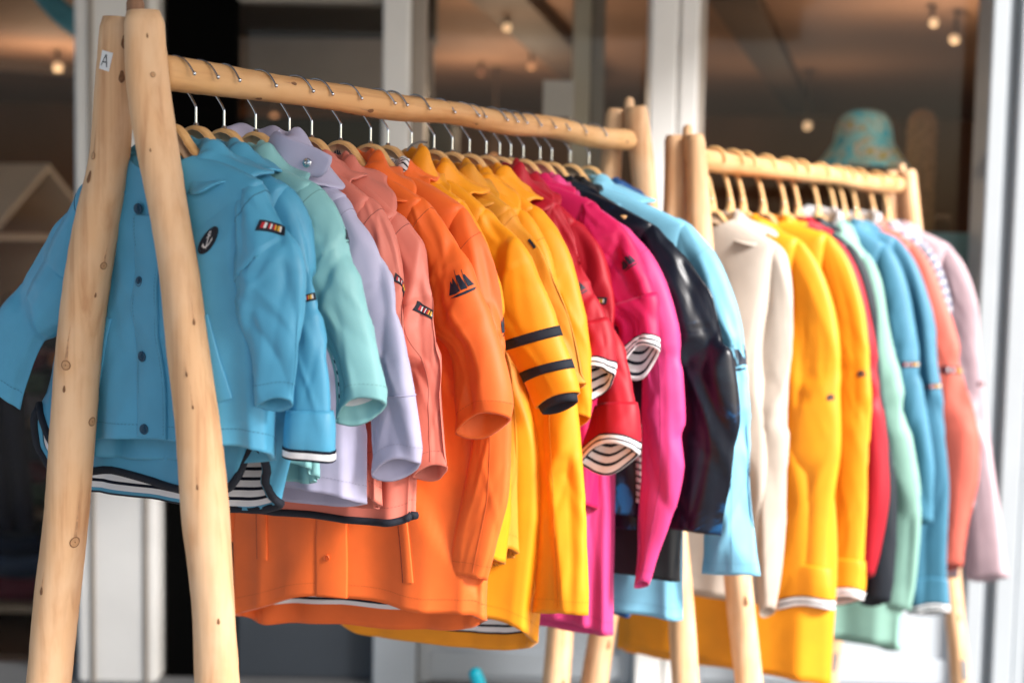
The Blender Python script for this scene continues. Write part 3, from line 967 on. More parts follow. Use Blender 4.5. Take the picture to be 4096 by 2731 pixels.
def torso_grid(cx, Y, xs, zn, zs, zf, zb, xh, dx, b, rng, side=0.0, ncol=120, fold=1.0, asym=0.0, nbody=80, arch=0.0, bumps=()):
    th = np.linspace(0, 2 * PI, ncol, endpoint=False)
    c, s = np.cos(th), np.sin(th)
    e = 2 / 2.9
    ce, se = np.sign(c) * np.abs(c) ** e, np.sign(s) * np.abs(s) ** e
    xn = .047
    kk = np.abs(c) ** 1.3
    rows, vv = [], []
    for p in np.linspace(0, 1, 15):
        a = xn + (xs - xn) * p
        bb = .030 + (b - .030) * min(1, p * 1.5)
        zsd = zn - (zn - zs) * p ** 1.25
        zfb = np.where(s > 0, zn - .018 - .075 * p, zn - .004 - .062 * p)
        rows.append(np.stack([cx + a * ce, Y - bb * se, zsd * kk + zfb * (1 - kk)], -1)); vv.append(0)
    z1 = rows[-1][:, 2]
    f = (1 + np.sin(th)) / 2
    f = f * f * (3 - 2 * f)
    hem = zf * f + zb * (1 - f) + side * np.abs(c) ** 5 + asym * c + arch * np.exp(-(wrap(th - PI * .52) / .42) ** 2)
    for d_, a_, w_ in bumps:
        hem = hem + a_ * np.exp(-(wrap(th - R(d_)) / R(w_)) ** 2)
    for q in np.linspace(0, 1, nbody)[1:]:
        a = float(hermite([0, .10, .26, .55, 1], [xs, xs * .95, xs * .89, xh * .52 + max(xh, xs) * .43, xh], [q])[0])
        bb = float(hermite([0, .3, 1], [b, b * 1.12, b * 1.25], [q])[0])
        rows.append(np.stack([cx + dx * q ** 1.5 + a * ce, Y - bb * se, z1 * (1 - q) + hem * q], -1)); vv.append(q)
    G = np.array(rows)
    VV = np.repeat(np.array(vv)[:, None], ncol, 1); TH = np.repeat(th[None], len(vv), 0)
    L = zs - min(zf, zb)
    D = folds(TH, VV, (xs + b) * .62, L, rng, 22, .0074 * fold, (1.15, 2.0), (.1, 1.0), wid=(.006, .020), ln=(.04, .13))
    D += folds(TH, VV, (xs + b) * .62, L, rng, 12, .0062 * fold, (.6, 2.5), (.0, .6), wid=(.005, .014), ln=(.03, .08))
    cr = crumple(G * np.array([1.0, 1.5, .36]), rng, 30, 1600, .80 * fold) * .6 + crumple(G * np.array([1, 1.2, .8]), rng, 44, 2200, .65 * fold) * .4
    cr = cr - cr.mean(1, keepdims=True)
    fl = np.zeros_like(TH)
    for kf in (rng.integers(5, 8), rng.integers(9, 13)):
        ph_ = kf * TH + rng.uniform(0, 6.3) + 1.2 * np.sin(TH * 2 + rng.uniform(0, 6.3)) + .8 * VV
        fl += (1 - np.abs(np.sin(ph_ / 2)) * 2) * rng.uniform(.6, 1.0)
    D = D * .55 + np.clip(cr, -.009, .009) + fl * .0042 * fold * np.clip(VV, 0, 1) ** 1.6
    D *= np.clip(VV * 6, 0, 1)
    G = G + normals(G) * D[..., None]
    return G, VV

def inner(G, d=.0022):
    """surface offset inwards"""
    c = G.mean(1, keepdims=True)
    E = G - c
    if np.abs(E[-1, :, 0]).max() > .09:      # a body: wide and flat
        k = np.array([1 - d / .05, 1 - d / .014, 1.0])
    else:
        k = np.array([1 - d / .020] * 3)
    return c + E * k

def shell(name, G, fab, parent, facing=.03, rows_from=0):
    """outer cloth plus folded-in facing at the open end, one mesh"""
    nr, nc = G.shape[:2]
    step = np.linalg.norm(np.diff(G.mean(1), axis=0), axis=1)
    k = 1
    while k < nr - 2 and step[-k:].sum() < facing:
        k += 1
    I = inner(G)[nr - 1 - k:][::-1]
    A = np.concatenate([G, I])
    Ls = np.concatenate([[0], np.cumsum(np.linalg.norm(np.diff(A.mean(1), axis=0), axis=1))])
    uv = np.stack([np.repeat((np.arange(nc) / nc)[None], len(A), 0), np.repeat(Ls[:, None], nc, 1)], -1).reshape(-1, 2)
    return part(name, A, grid_faces(len(A), nc), fab, parent, uv=uv)

def lining(name, G, parent, mm=None, facing=.03, frac=.5, d=.0026):
    nr, nc = G.shape[:2]
    step = np.concatenate([[0], np.cumsum(np.linalg.norm(np.diff(G.mean(1), axis=0), axis=1))])
    L = step[-1]
    r0 = int(nr * (1 - frac)); r1 = int(np.searchsorted(step, L - facing * .85))
    I = inner(G, d)[r0:max(r1, r0 + 2)]
    th = np.arange(nc) / nc
    uvy = np.repeat((L - step[r0:max(r1, r0 + 2)])[:, None], nc, 1)
    uv = np.stack([np.repeat(th[None], len(I), 0), uvy], -1).reshape(-1, 2)
    return part(name, I, grid_faces(len(I), nc), mm or STRIPE, parent, uv=uv)

def stitch(S, v, parent, mm, th0=0, th1=2 * PI, off=.0006, dash=.0030, gap=.0018, w=.00035):
    n = 240
    th = np.linspace(th0, th1, n)
    P = S.at(np.full(n, v), th)
    d = np.concatenate([[0], np.cumsum(np.linalg.norm(np.diff(P, axis=0), axis=1))])
    mb = MB()
    x = 0
    while x < d[-1] - dash:
        a = np.interp([x, x + dash], d, th)
        for sgn in (0,):
            dv = w / S.len
            Q = S.at([v - dv, v - dv, v + dv, v + dv], [a[0], a[1], a[1], a[0]], off)
            mb.add(Q, [(0, 1, 2, 3)])
        x += dash + gap
    o = mb.build('stitching', mm, parent)
    o['kind'] = 'stuff'
    return o

def seam(G, v, parent, mm, r=.0007, th=None):
    """raised seam cord round a tube"""
    S = Surf(G)
    n = 64
    a = np.linspace(0, 2 * PI, n, endpoint=False)
    V, F = tube(S.at(np.full(n, v), a, r * .3), r, 5, closed=True)
    return part('seam', V, F, mm, parent)

def flag_badge(S, v, th, parent, sc=1.0, rot=0.0, short=False):
    mb = MB()
    sc = sc * .85
    w, h = .021 * sc, .0062 * sc
    if short:
        w *= .55
    patch(mb, S, v, th, -w, w, -h, h, .0014, 0, 14, 6, rot, thick=.0014)
    cols = [(2, .25), (1, .25), (2, .12), (1, .3), (2, .3), (3, .3), (1, .25)]
    x = -w * .82
    fl = [(.26, [2, 1]), (.16, [2, 1]), (.2, [2, 3]), (.26, [3, 1])]
    for wd, cc in fl:
        ww = wd * 2 * w * .82
        patch(mb, S, v, th, x + .1 * ww, x + .55 * ww, -h * .55, h * .55, .0018, cc[0], 4, 4, rot)
        patch(mb, S, v, th, x + .55 * ww, x + .92 * ww, -h * .55, h * .55, .0018, cc[1], 4, 4, rot)
        x += ww * 1.12
    return mb.build('flag_badge', [NAVY, WHITE_T, RED_T, YEL_T], parent, smooth=True)

def boat_print(S, v, th, parent, h=.03, mm=INK, rot=0.0):
    mb = MB()
    for pg in BOAT:
        poly(mb, S, v, th, [(p[0] * h, p[1] * h) for p in pg], .0009, 0, rot, sub=2)
    return mb.build('boat_print', mm, parent, smooth=True)

def front_uv(S, x, z):
    """(v, th) of the front of a torso at lateral x, height z"""
    v, th = .5, PI / 2
    for _ in range(8):
        r = np.linspace(0, 1, 140)
        zz = S.at(r, np.full(140, th))[:, 2]
        v = float(np.interp(-z, -zz, r))
        a = np.linspace(.12, PI - .12, 90)
        xx = S.at(np.full(90, v), a)[:, 0]
        th = float(np.interp(-x, -xx, a))
    return v, th

def button(S, x, z, parent, mm, r=.0062):
    v, th = front_uv(S, x, z)
    c = S.at(v, th, .0034); n = S.at(v, th, .01) - S.at(v, th, 0); n /= np.linalg.norm(n)
    u = np.cross(UP, n); u /= np.linalg.norm(u); w = np.cross(n, u)
    prof = [(1.0, .0), (1.0, .0016), (.9, .0024), (.78, .0024), (.72, .0017), (.0, .0019)]
    V = []
    for rr, hh in prof:
        for k in range(20):
            a = 2 * PI * k / 20
            V.append(c + n * hh + r * rr * (math.cos(a) * u + math.sin(a) * w))
    F = [tuple(f) for f in grid_faces(len(prof), 20)]
    o = part('button', V, F, mm, parent)
    mb = MB()       # raised anchor
    def bar(x0, y0, x1, y1, hw):
        d = np.array([x1 - x0, y1 - y0]); d = d / np.linalg.norm(d); q = np.array([-d[1], d[0]]) * hw
        pts = [(x0 + q[0], y0 + q[1]), (x0 - q[0], y0 - q[1]), (x1 - q[0], y1 - q[1]), (x1 + q[0], y1 + q[1])]
        mb.add([c + n * hz + r * (px * u + py * w) for hz in (.0017, .0026) for px, py in pts], [(4, 5, 6, 7), (0, 1, 5, 4), (1, 2, 6, 5), (2, 3, 7, 6), (3, 0, 4, 7)])
    bar(0, -.45, 0, .5, .09); bar(-.25, .3, .25, .3, .07)
    for s_ in (-1, 1):
        bar(0, -.45, s_ * .35, -.28, .08); bar(s_ * .35, -.28, s_ * .46, .0, .08)
    mb.build('anchor_relief', mm, o)
    return o

def anchor_badge(S, v, th, parent, r=.0105):
    mb = MB()
    ring_poly(mb, S, v, th, 0, 0, 0, r * .86, 0, 2 * PI, .0016, 0, n=28)
    ring_poly(mb, S, v, th, 0, 0, r * .86, r, 0, 2 * PI, .0020, 0, n=28)
    a = np.linspace(0, 2 * PI, 29)
    P = np.concatenate([S.arc(v, th, r * np.cos(a), r * np.sin(a), .0020), S.arc(v, th, r * np.cos(a), r * np.sin(a), -.0004)])
    mb.add(P, [(k, k + 1, 30 + k, 29 + k) for k in range(28)], 0)
    o = .0023
    poly(mb, S, v, th, [(-.055 * r, -.42 * r), (.055 * r, -.42 * r), (.07 * r, .5 * r), (-.07 * r, .5 * r)], o, 1)
    poly(mb, S, v, th, [(-.24 * r, -.34 * r), (.24 * r, -.34 * r), (.24 * r, -.24 * r), (-.24 * r, -.24 * r)], o, 1)
    ring_poly(mb, S, v, th, 0, -.56 * r, .08 * r, .17 * r, 0, 2 * PI, o, 1)
    ring_poly(mb, S, v, th, 0, .08 * r, .38 * r, .52 * r, R(15), R(165), o, 1)
    for s_ in (-1, 1):
        poly(mb, S, v, th, [(s_ * .30 * r, .26 * r), (s_ * .58 * r, .30 * r), (s_ * .52 * r, -.02 * r)], o, 1)
    poly(mb, S, v, th, [(-.16 * r, .52 * r), (.16 * r, .52 * r), (0, .70 * r)], o, 1)
    return mb.build('anchor_badge', [NAVY, WHITE_T], parent, smooth=True)

def welt(S, x0, z0, x1, z1, w, parent, mm, thread=None):
    """pocket welt: a slightly raised strip between two points of the torso front"""
    n = 16
    pts = [front_uv(S, x0 + (x1 - x0) * k, z0 + (z1 - z0) * k) for k in np.linspace(0, 1, n)]
    V = []
    d = np.array([x1 - x0, z1 - z0]); d /= np.linalg.norm(d)
    for (v, th) in pts:
        c = S.at(v, th)
        for k, h in [(-.5, -.0004), (-.5, .0012), (-.42, .0022), (.42, .0020), (.5, .0012), (.5, -.0004)]:
            x, z = c[0] + k * w * -d[1], c[2] + k * w * d[0]
            V.append((v, th, k, h, x, z))
    P = []
    for v, th, k, h, x, z in V:
        v2, t2 = front_uv(S, x, z)
        P.append(S.at(v2, t2, h))
    o = part('pocket', P, grid_faces(n, 6, False), mm, parent)
    if thread:
        Q = []
        for (v, th) in pts:
            c = S.at(v, th)
            v2, t2 = front_uv(S, c[0] - .53 * w * -d[1], c[2] - .53 * w * d[0])
            Q.append(S.at(v2, t2, .0006))
        V2, F2 = tube(Q, .0011, 6)
        part('slit_shade', V2, F2, thread, o)  # dark cord with the pocket slit's shade put into its colour
    return o

def hood_part(cx, Y, zn, fab, parent, rng, h=.034, fall=.05, spread=1.0, ymul=.62, stripe=False, phi_max=132, lift=0.0, drop=.6, name='hood', peak=0.0, xs=.14, zs=1.49):
    """folded hood or collar round the neck: stands up, rolls over and falls outwards"""
    h = h * .62 if name == 'hood' else h
    nph = 64
    ph = np.linspace(-R(phi_max), R(phi_max), nph)
    prof = [(-.006, -.016), (-.008, .004), (-.006, h * .6), (-.001, h * .95), (.006, h * 1.06), (.013, h * .92), (.021, h * .55), (.031, .004), (.031 + (fall - .03) * .5, -.006 - fall * .10), (.031 + (fall - .03), -.008 - fall * drop * .55)]
    prof = np.array(prof)
    tk = np.linspace(0, 1, len(prof)); tt = np.linspace(0, 1, 30)
    o_, u_ = hermite(tk, prof[:, 0], tt), hermite(tk, prof[:, 1], tt)
    G = np.zeros((30, nph, 3))
    w1, w2, w3 = rng.uniform(0, 6.3, 3)
    for j, p in enumerate(ph):
        fr_ = np.clip((abs(p) - R(70)) / R(80), 0, 1)
        zb = zn - .040 * fr_ ** 1.4 + lift
        sc = max(0.0, 1 - (abs(p) / R(phi_max)) ** 6) ** .5 * .92 + .08
        if name != 'hood':
            sc = 1 - .22 * (abs(p) / R(phi_max)) ** 6
        hh = 1 + .14 * math.sin(2 * p + w1) + .06 * math.sin(5 * p + w2) + .35 * peak * math.exp(-((p - R(75)) / .8) ** 2)
        oo = o_ * (1 + .22 * math.sin(4 * p + w3)) * (sc if name == 'hood' else 1) * spread
        uu = np.where(u_ > 0, u_ * hh * sc, u_ * (1 + .25 * math.sin(5 * p + w2)))
        ex, ey = .049, .030
        nx, ny = math.sin(p), math.cos(p)
        G[:, j, 0] = cx + ex * math.sin(p) + oo * nx
        G[:, j, 1] = Y + (ey * math.cos(p) + oo * ny) * ymul * 1.35
        if name == 'hood':
            ax_ = np.abs(G[:, j, 0] - cx)
            zsh = zn - (zn - zs) * np.clip((ax_ - .047) / (xs - .047), 0, 2) ** 1.2 + .0045 - .05 * max(0, abs(p) - R(80))
            bl = np.clip((tt - .62) / .25, 0, 1)
            uu = uu * (1 - bl) + (zsh - zb) * bl
        G[:, j, 2] = zb + uu + .0022 * np.sin(9 * p + 14 * tt + w1) * (tt > .3)
    F = grid_faces(30, nph, False)
    mi = np.zeros(len(F), int)
    uv = None
    if stripe:
        rr = np.repeat(np.arange(29)[:, None], nph - 1, 1).ravel()
        mi = ((rr < 17)).astype(int)
    uvv = np.stack([np.repeat(tt[:, None], nph, 1), np.repeat((ph * .075)[None], 30, 0)], -1).reshape(-1, 2)
    o = part(name, G, F, [fab, STRIPE], parent, uv=uvv, midx=mi)
    so = o.modifiers.new('thickness', 'SOLIDIFY')
    so.thickness = .0028; so.offset = -1
    return o

def rolled_cuff(G, vc, fab, parent, stripe=STRIPE, sc=1.05, rim=.22):
    """turned-up cuff: cloth band, white lining rim and striped inside"""
    S = Surf(G)
    nr, nc = G.shape[:2]
    th = np.linspace(0, 2 * PI, nc, endpoint=False)
    vs_ = np.concatenate([[vc + .004], np.linspace(vc, 1, 14)])
    off = np.concatenate([[.0005], .0028 + .0022 * np.sin(np.linspace(0, PI * .8, 14))])
    rows = [S.at(np.full(nc, v), th, o) for v, o in zip(vs_, off)]
    cen = [r.mean(0) for r in rows]
    rows = [c + (r - c) * (1 + (sc - 1) * min(1, k / 3)) for k, (r, c) in enumerate(zip(rows, cen))]
    A = np.array(rows)
    kf = int(len(A) * (1 - rim))
    o1 = part('cuff', A[:kf + 1], grid_faces(kf + 1, nc), fab, parent)
    B = A[kf:]
    B = B + normals(B) * .0008
    end = B[-1]; c = end.mean(0)
    ins = [end, c + (end - c) * .95 + (B[-1] - B[-2]).mean(0) * .25]
    for k, f in enumerate(np.linspace(.86, .66, 12)):
        q = A[len(A) - 1 - k]
        ins.append(q.mean(0) + (q - q.mean(0)) * f)
    C_ = np.concatenate([B, np.array(ins[1:])])
    L = np.concatenate([[0], np.cumsum(np.linalg.norm(np.diff(C_, axis=0), axis=2).mean(1))])
    uv = np.stack([np.repeat((np.arange(nc) / nc)[None], len(C_), 0), np.repeat((L + .0004)[:, None], nc, 1)], -1).reshape(-1, 2)
    part('cuff_lining', C_, grid_faces(len(C_), nc), stripe, o1, uv=uv)
    return o1

def widen(st, k):
    return [(x - (k - 1) * a, z, a * k) for x, z, a in st]

def fix_top(st, xs, zs, cx):
    """armhole fan at the shoulder, then the measured sleeve; each station is its outer and inner edge (x, z, x, z)"""
    x0 = cx + xs
    st = [q for q in st if q[1] < zs - .075]
    P = np.array(st)
    T = np.gradient(P[:, :2], axis=0); T /= np.linalg.norm(T, axis=1)[:, None]
    T[0] = (T[0] + np.array([0, -1])) / 2
    T = (T + np.array([0, -.6])); T /= np.linalg.norm(T, axis=1)[:, None]
    low = []
    for (x, z, a), tt in zip(st, T):
        k = np.clip((zs - .12 - z) / .05, 0, 1)
        nx, nz = -tt[1], tt[0]
        ix, iz = x - a * nx, z - a * nz
        if k < 1:
            ix = ix * k + min(ix, x0 - .034) * (1 - k); iz = iz - .030 * (1 - k)
        low.append((x + a * nx, z + a * nz, ix, iz))
    o1 = low[0]
    fan = [(x0 - .032, zs + .0135, x0 - .046, zs - .014), (x0 - .013, zs + .004, x0 - .044, zs - .044), (x0 + .002, zs - .012, x0 - .040, zs - .076)]
    if zs - o1[1] > .075:
        f = .05 / (zs - o1[1])
        fan.append((x0 + .006 + (o1[0] - x0 - .006) * f * .9, zs - .042, x0 - .037, zs - .106))
    return fan + low

def jacket(label, Y, st, fab, xs, zs, zf, zb, xh, dx=0.0, cx=0.0, zn=1.530, b=.023, seed=1, left=None, cuff='plain', tilt=.014, hood=True, hoodkw=None,
           bind=False, thread=None, side=0.0, fold=1.0, ratio=.6, group='raincoats on the front rail', tail=None, stripes=STRIPE, cuffv=.8, name='raincoat', yoff=-.002, asym=0.0, lean=0.0, lod=(96, 52, 80, 120), arch=0.0, bumps=(), seamth=None, slin=None, wide=.98):
    rng = np.random.default_rng(seed)
    J = {}
    t = thing(name, label, 'raincoat' if name == 'raincoat' else 'coat', (cx, Y, min(zf, zb)), group=group)
    J['root'] = t
    G, VV = torso_grid(cx, Y, xs - .017, zn, zs + .006, zf, zb, xh, dx, b, rng, side, fold=fold, asym=asym, nbody=lod[2], ncol=lod[3], arch=arch, bumps=bumps)
    body = shell('body', G, fab, t, facing=.003 if bind else .028)
    J['body'] = body; J['S'] = Surf(G); J['S'].even = False
    lining('lining', G, body, stripes, frac=.28, facing=.003 if bind else .028)
    if bind:
        e = G[-1]
        V, F = tube(e + np.array([0, 0, .001]), .0050, 8, closed=True)
        part('hem_binding', V, F, NAVY, body)
    st = widen(st, wide)
    full = fix_top(st, xs, zs, cx)
    for sgn in (1, -1):
        if sgn < 0:
            src = fix_top([(x + cx, z, a) for x, z, a in left], xs, zs, cx) if left else list(full)
            if left is None:
                src = [(q[0], q[1], q[2], q[3]) for q in src]
            SG = sleeve_grid(src, Y + yoff, rng, ratio, tilt, fold=fold, mirror=0, nrow=lod[0], ncol=lod[1])
            SG[..., 0] = 2 * cx - SG[..., 0]
            SG = SG[:, ::-1]
        else:
            SG = sleeve_grid(full, Y + yoff, rng, ratio, tilt, fold=fold, yend=lean, nrow=lod[0], ncol=lod[1])
        s_ = shell('sleeve', SG[:int(len(SG) * (cuffv + .05))] if cuff == 'rolled' else SG, fab, t, facing=.022)
        S = Surf(SG)
        if cuff == 'rolled':
            rolled_cuff(SG, cuffv, fab, s_, stripes)
        else:
            lining('sleeve_lining', SG, s_, slin or fab, facing=.020, frac=.25)
            if cuff == 'knit':
                e = SG[-10:]
                c = e.mean(1, keepdims=True)
                dr = (c[-1] - c[0]); dr = dr / np.linalg.norm(dr)
                K = np.concatenate([c[-6:] + (e[-6:] - c[-6:]) * .84, [c[-1] + (e[-1] - c[-1]) * .82 + dr * .006], [c[-1] + (e[-1] - c[-1]) * .78 + dr * .011], [c[-1] + (e[-1] - c[-1]) * .70 + dr * .009], [c[-1] + (e[-1] - c[-1]) * .66]])
                part('knit_cuff', K, grid_faces(len(K), K.shape[1]), NAVY, s_)
        if thread:
            if cuff == 'plain':
                stitch(S, 1 - .020 / S.len, s_, thread)
        if thread:
            seam(SG, .125, s_, thread, .0006)
        if seamth is not None and thread and sgn > 0:
            vv_ = np.linspace(.16, .985, 70)
            V, F = tube(S.at(vv_, np.full(70, R(seamth)), .0001), .00045, 5)
            part('seam', V, F, thread, s_)
        J['R' if sgn > 0 else 'L'] = (S, s_)
    if thread:
        stitch(J['S'], 1 - .020 / J['S'].len, body, thread)
    if hood:
        kw = dict(h=.022, fall=.055)
        kw.update(hoodkw or {})
        J['hood'] = hood_part(cx, Y, zn, fab, t, rng, xs=xs, zs=zs, **kw)
    return J

def dark(c, k=.72):
    return tuple(int(v * k) for v in c)
C_BLUE, C_MINT, C_LAV, C_SAL = (78, 154, 188), (134, 188, 190), (176, 172, 198), (208, 116, 100)
C_ORA, C_YEL, C_MUS, C_RED, C_PIN, C_PK2 = (234, 104, 38), (230, 144, 12), (206, 134, 28), (162, 6, 30), (194, 16, 80), (208, 58, 120)
C_NAV, C_BLK, C_SKY, C_BEI = (18, 32, 52), (10, 11, 14), (122, 184, 210), (186, 174, 162)
F_BLUE = fabric('turquoise_blue_coated_cloth', C_BLUE, .48, .05, .3, .42)
F_MINT = fabric('mint_coated_cloth', C_MINT, .52, .05, .25, .38)
F_LAV = fabric('lavender_coated_cloth', C_LAV, .55, .05, .22, .35)
F_SAL = fabric('salmon_coated_cloth', C_SAL, .52, .05, .25, .38)
F_ORA = fabric('orange_canvas', C_ORA, .55, .08, .30)
F_YEL = fabric('yellow_canvas', C_YEL, .55, .08, .30)
F_MUS = fabric('mustard_canvas', C_MUS, .58, .08, .30)
F_RED = fabric('red_coated_cloth', C_RED, .58, .06, .28)
F_PIN = fabric('magenta_coated_cloth', C_PIN, .58, .06, .28)
F_PK2 = fabric('pink_coated_cloth', C_PK2, .58, .06, .28)
F_BLK = fabric('black_coated_cloth', C_BLK, .45, .0, .25, .35)
F_SKY = fabric('sky_blue_canvas', C_SKY, .6, .06, .32)
F_BEI = fabric('beige_canvas', C_BEI, .6, .05, .25)
F_SAGE = fabric('sage_green_canvas', (128, 168, 154), .6, .05, .25)
F_DEN = fabric('denim_blue_canvas', (66, 122, 148), .6, .05, .28)
F_COR = fabric('coral_canvas', (202, 96, 80), .6, .05, .25)
F_DUS = fabric('dusty_pink_canvas', (180, 155, 162), .6, .05, .25)
F_NV2 = fabric('navy_canvas', (16, 24, 34), .6, .0, .25)
F_ROY = fabric('royal_blue_coated_cloth', (14, 68, 122), .45, .05, .28)
def shiny_navy():
    M = fabric('glossy_navy_patterned_cloth', C_NAV, .34, .0, .6, .4)
    nt = M.node_tree; L = nt.links
    b = nt.nodes['Principled BSDF']
    tc = [n for n in nt.nodes if n.type == 'TEX_COORD'][0]
    nz = nt.nodes.new('ShaderNodeTexNoise'); nz.inputs['Scale'].default_value = 9; nz.inputs['Detail'].default_value = 8; nz.inputs['Roughness'].default_value = .7; nz.inputs['Distortion'].default_value = .8
    L.new(tc.outputs['Object'], nz.inputs[0])
    r = nt.nodes.new('ShaderNodeValToRGB')
    cr = r.color_ramp
    cr.elements[0].position = .36; cr.elements[0].color = (*lin((18, 26, 36)), 1)
    cr.elements[1].position = .66; cr.elements[1].color = (*lin((14, 66, 108)), 1)
    for p, c in ((.46, (10, 14, 26)), (.55, (10, 10, 22)), (.60, (8, 20, 38))):
        e = cr.elements.new(p); e.color = (*lin(c), 1)
    L.new(nz.outputs['Fac'], r.inputs[0])
    L.new(r.outputs[0], b.inputs['Base Color'])
    return M
F_NAV = shiny_navy()
def thr(n, c, k=.66):
    return mat('thread_' + n, dark(c, k), .8)
T_BLUE, T_MINT, T_LAV, T_SAL, T_ORA = thr('blue', C_BLUE), thr('mint', C_MINT, .8), thr('lavender', C_LAV, .86), thr('salmon', C_SAL, .78), thr('orange', C_ORA, .8)
T_YEL, T_RED, T_PIN, T_SKY = thr('yellow', C_YEL, .82), thr('red', C_RED, .7), thr('pink', C_PK2, .8), thr('sky', C_SKY, .85)
BTN = mat('dark_blue_rubber_button', (22, 66, 92), .45)

# 1 turquoise blue raincoat at the front
j = jacket('turquoise blue raincoat with anchor badge, hanging first behind the front legs', HY[0],
           [(0.146, 1.476, .02), (.155, 1.434, .03), (.166, 1.392, .031), (.171, 1.341, .029), (.172, 1.293, .027), (.170, 1.262, .026)],
           F_BLUE, .147, 1.496, 1.207, 1.178, .142, asym=.010, seed=3, thread=T_BLUE, b=.022, tilt=.010, lean=-.014, slin=STRIPE, wide=.92,
           left=[(.166, 1.440, .030), (.190, 1.396, .034), (.226, 1.330, .037), (.258, 1.268, .038), (.272, 1.238, .038)], hoodkw=dict(h=.030, fall=.066))
S = j['S']
mb = MB()
px0 = -.012
n = 40
V = []
for z in np.linspace(1.462, 1.209, n):
    for k, h in [(-.0215, -.0005), (-.0215, .0026), (-.020, .0036), (0, .0036), (.020, .0036), (.0215, .0026), (.0215, -.0005)]:
        v_, th_ = front_uv(S, px0 + k, z)
        V.append(S.at(v_, th_, h))
pl = part('placket', V, grid_faces(n, 7, False), F_BLUE, j['root'])
for k in (-.0185, .0185):
    Q = []
    for z in np.linspace(1.46, 1.212, 60):
        v_, th_ = front_uv(S, px0 + k, z)
        Q.append(S.at(v_, th_, .0037))
    mbs = MB()
    for q in range(0, 59, 1):
        a0, a1 = Q[q], Q[q] * .35 + Q[q + 1] * .65
        mbs.add([a0 + np.array([-.0003, 0, 0]), a0 + np.array([.0003, 0, 0]), a1 + np.array([.0003, 0, 0]), a1 + np.array([-.0003, 0, 0])], [(0, 1, 2, 3)])
    so_ = mbs.build('stitching', T_BLUE, pl); so_['kind'] = 'stuff'
for z in (1.470, 1.387, 1.302, 1.217):
    button(S, px0 - .011, max(z, 1.218), pl, BTN)
SLIT = mat('deep_blue_slit_shade', (14, 74, 110), .6)
welt(S, .074, 1.352, .104, 1.262, .020, j['body'], F_BLUE, SLIT)
welt(S, -.085, 1.345, -.112, 1.262, .020, j['body'], F_BLUE, SLIT)
v_, th_ = front_uv(S, .081, 1.436)
anchor_badge(S, v_, th_, j['body'], .0138)
flag_badge(j['R'][0], .30, R(30), j['R'][1], 1.05, R(40))
seamb = MB()

# 2 second turquoise raincoat with bound hem
j = jacket('second turquoise blue raincoat with striped rolled cuff and navy bound hem', HY[1],
           [(.137, 1.453, .024), (.149, 1.391, .026), (.162, 1.319, .026), (.170, 1.271, .027), (.171, 1.23, .030), (.169, 1.196, .031)],
           F_BLUE, .148, 1.492, 1.143, 1.114, .186, dx=-.072, seed=4, cuff='rolled', cuffv=.82, tilt=.002, bind=True, side=.01, b=.028, bumps=((152, .085, 26), (22, .055, 18), (96, .012, 10)), asym=.004, hoodkw=dict(h=.03, fall=.05))
flag_badge(j['R'][0], .44, R(20), j['R'][1], .8, 0, short=True)
v_, th_ = front_uv(j['S'], 0, 1.2)
# 3 mint
j = jacket('mint green raincoat with wide open cuff', HY[2],
           [(.151, 1.473, .018), (.159, 1.434, .024), (.172, 1.39, .027), (.185, 1.342, .030), (.196, 1.293, .033), (.203, 1.246, .036)],
           F_MINT, .145, 1.497, 1.180, 1.150, .150, seed=5, thread=T_MINT, tilt=.018, slin=STRIPE, hoodkw=dict(h=.028, fall=.06, peak=.3))
boat_print(j['R'][0], .33, R(-20), j['R'][1], .022)
# 4 lavender
j = jacket('pale lavender raincoat with tall snap collar', HY[3],
           [(.161, 1.454, .019), (.174, 1.404, .024), (.189, 1.339, .027), (.199, 1.288, .030), (.206, 1.243, .032), (.213, 1.172, .034)],
           F_LAV, .150, 1.485, 1.140, 1.112, .155, seed=6, thread=T_LAV, tilt=.016, fold=.8, hoodkw=dict(h=.040, fall=.050, peak=0, ymul=.85, spread=1.15, drop=.5, name='collar', phi_max=128))
JLAV = j
V = []
for w_ in np.linspace(-1, 1, 13):
    for u_ in np.linspace(-1, 1, 19):
        k = 1 - .16 * (abs(u_) ** 4) * (abs(w_) ** 4) * 1.6
        x = .085 + .040 * u_ * k - .006 * w_; z = 1.533 - .0195 * w_ * k - .010 * u_ + .006 * w_ * u_
        V.append((x, HY[3] - .034 + .010 * u_ * u_ + .004 * math.sin(3 * u_) + .006 * u_ - .002 * w_, z))
fl = part('storm_flap', V, grid_faces(13, 19, False), F_LAV, j['hood'])
so = fl.modifiers.new('thickness', 'SOLIDIFY'); so.thickness = .003
for x, z in ((.078, 1.520), (.104, 1.527)):
    c = np.array([x, HY[3] - .0385 + .010 * ((x - .085) / .04) ** 2 + .006 * (x - .085) / .04, z])
    n_ = np.array([.12, -1, .05]); n_ /= np.linalg.norm(n_); u_ = np.cross(UP, n_); u_ /= np.linalg.norm(u_); w_ = np.cross(n_, u_)
    V = [c + n_ * hh + rr * (math.cos(2 * PI * k / 18) * u_ + math.sin(2 * PI * k / 18) * w_) for rr, hh in ((.0058, 0), (.0055, .0012), (.0042, .0018), (.0028, .0010), (.0024, .0022), (.0016, .0022), (.0013, -.001)) for k in range(18)]
    part('snap', V, grid_faces(7, 18), CHROME, fl)
seam(j['R'][0].G, .74, j['R'][1], F_LAV, .0011)
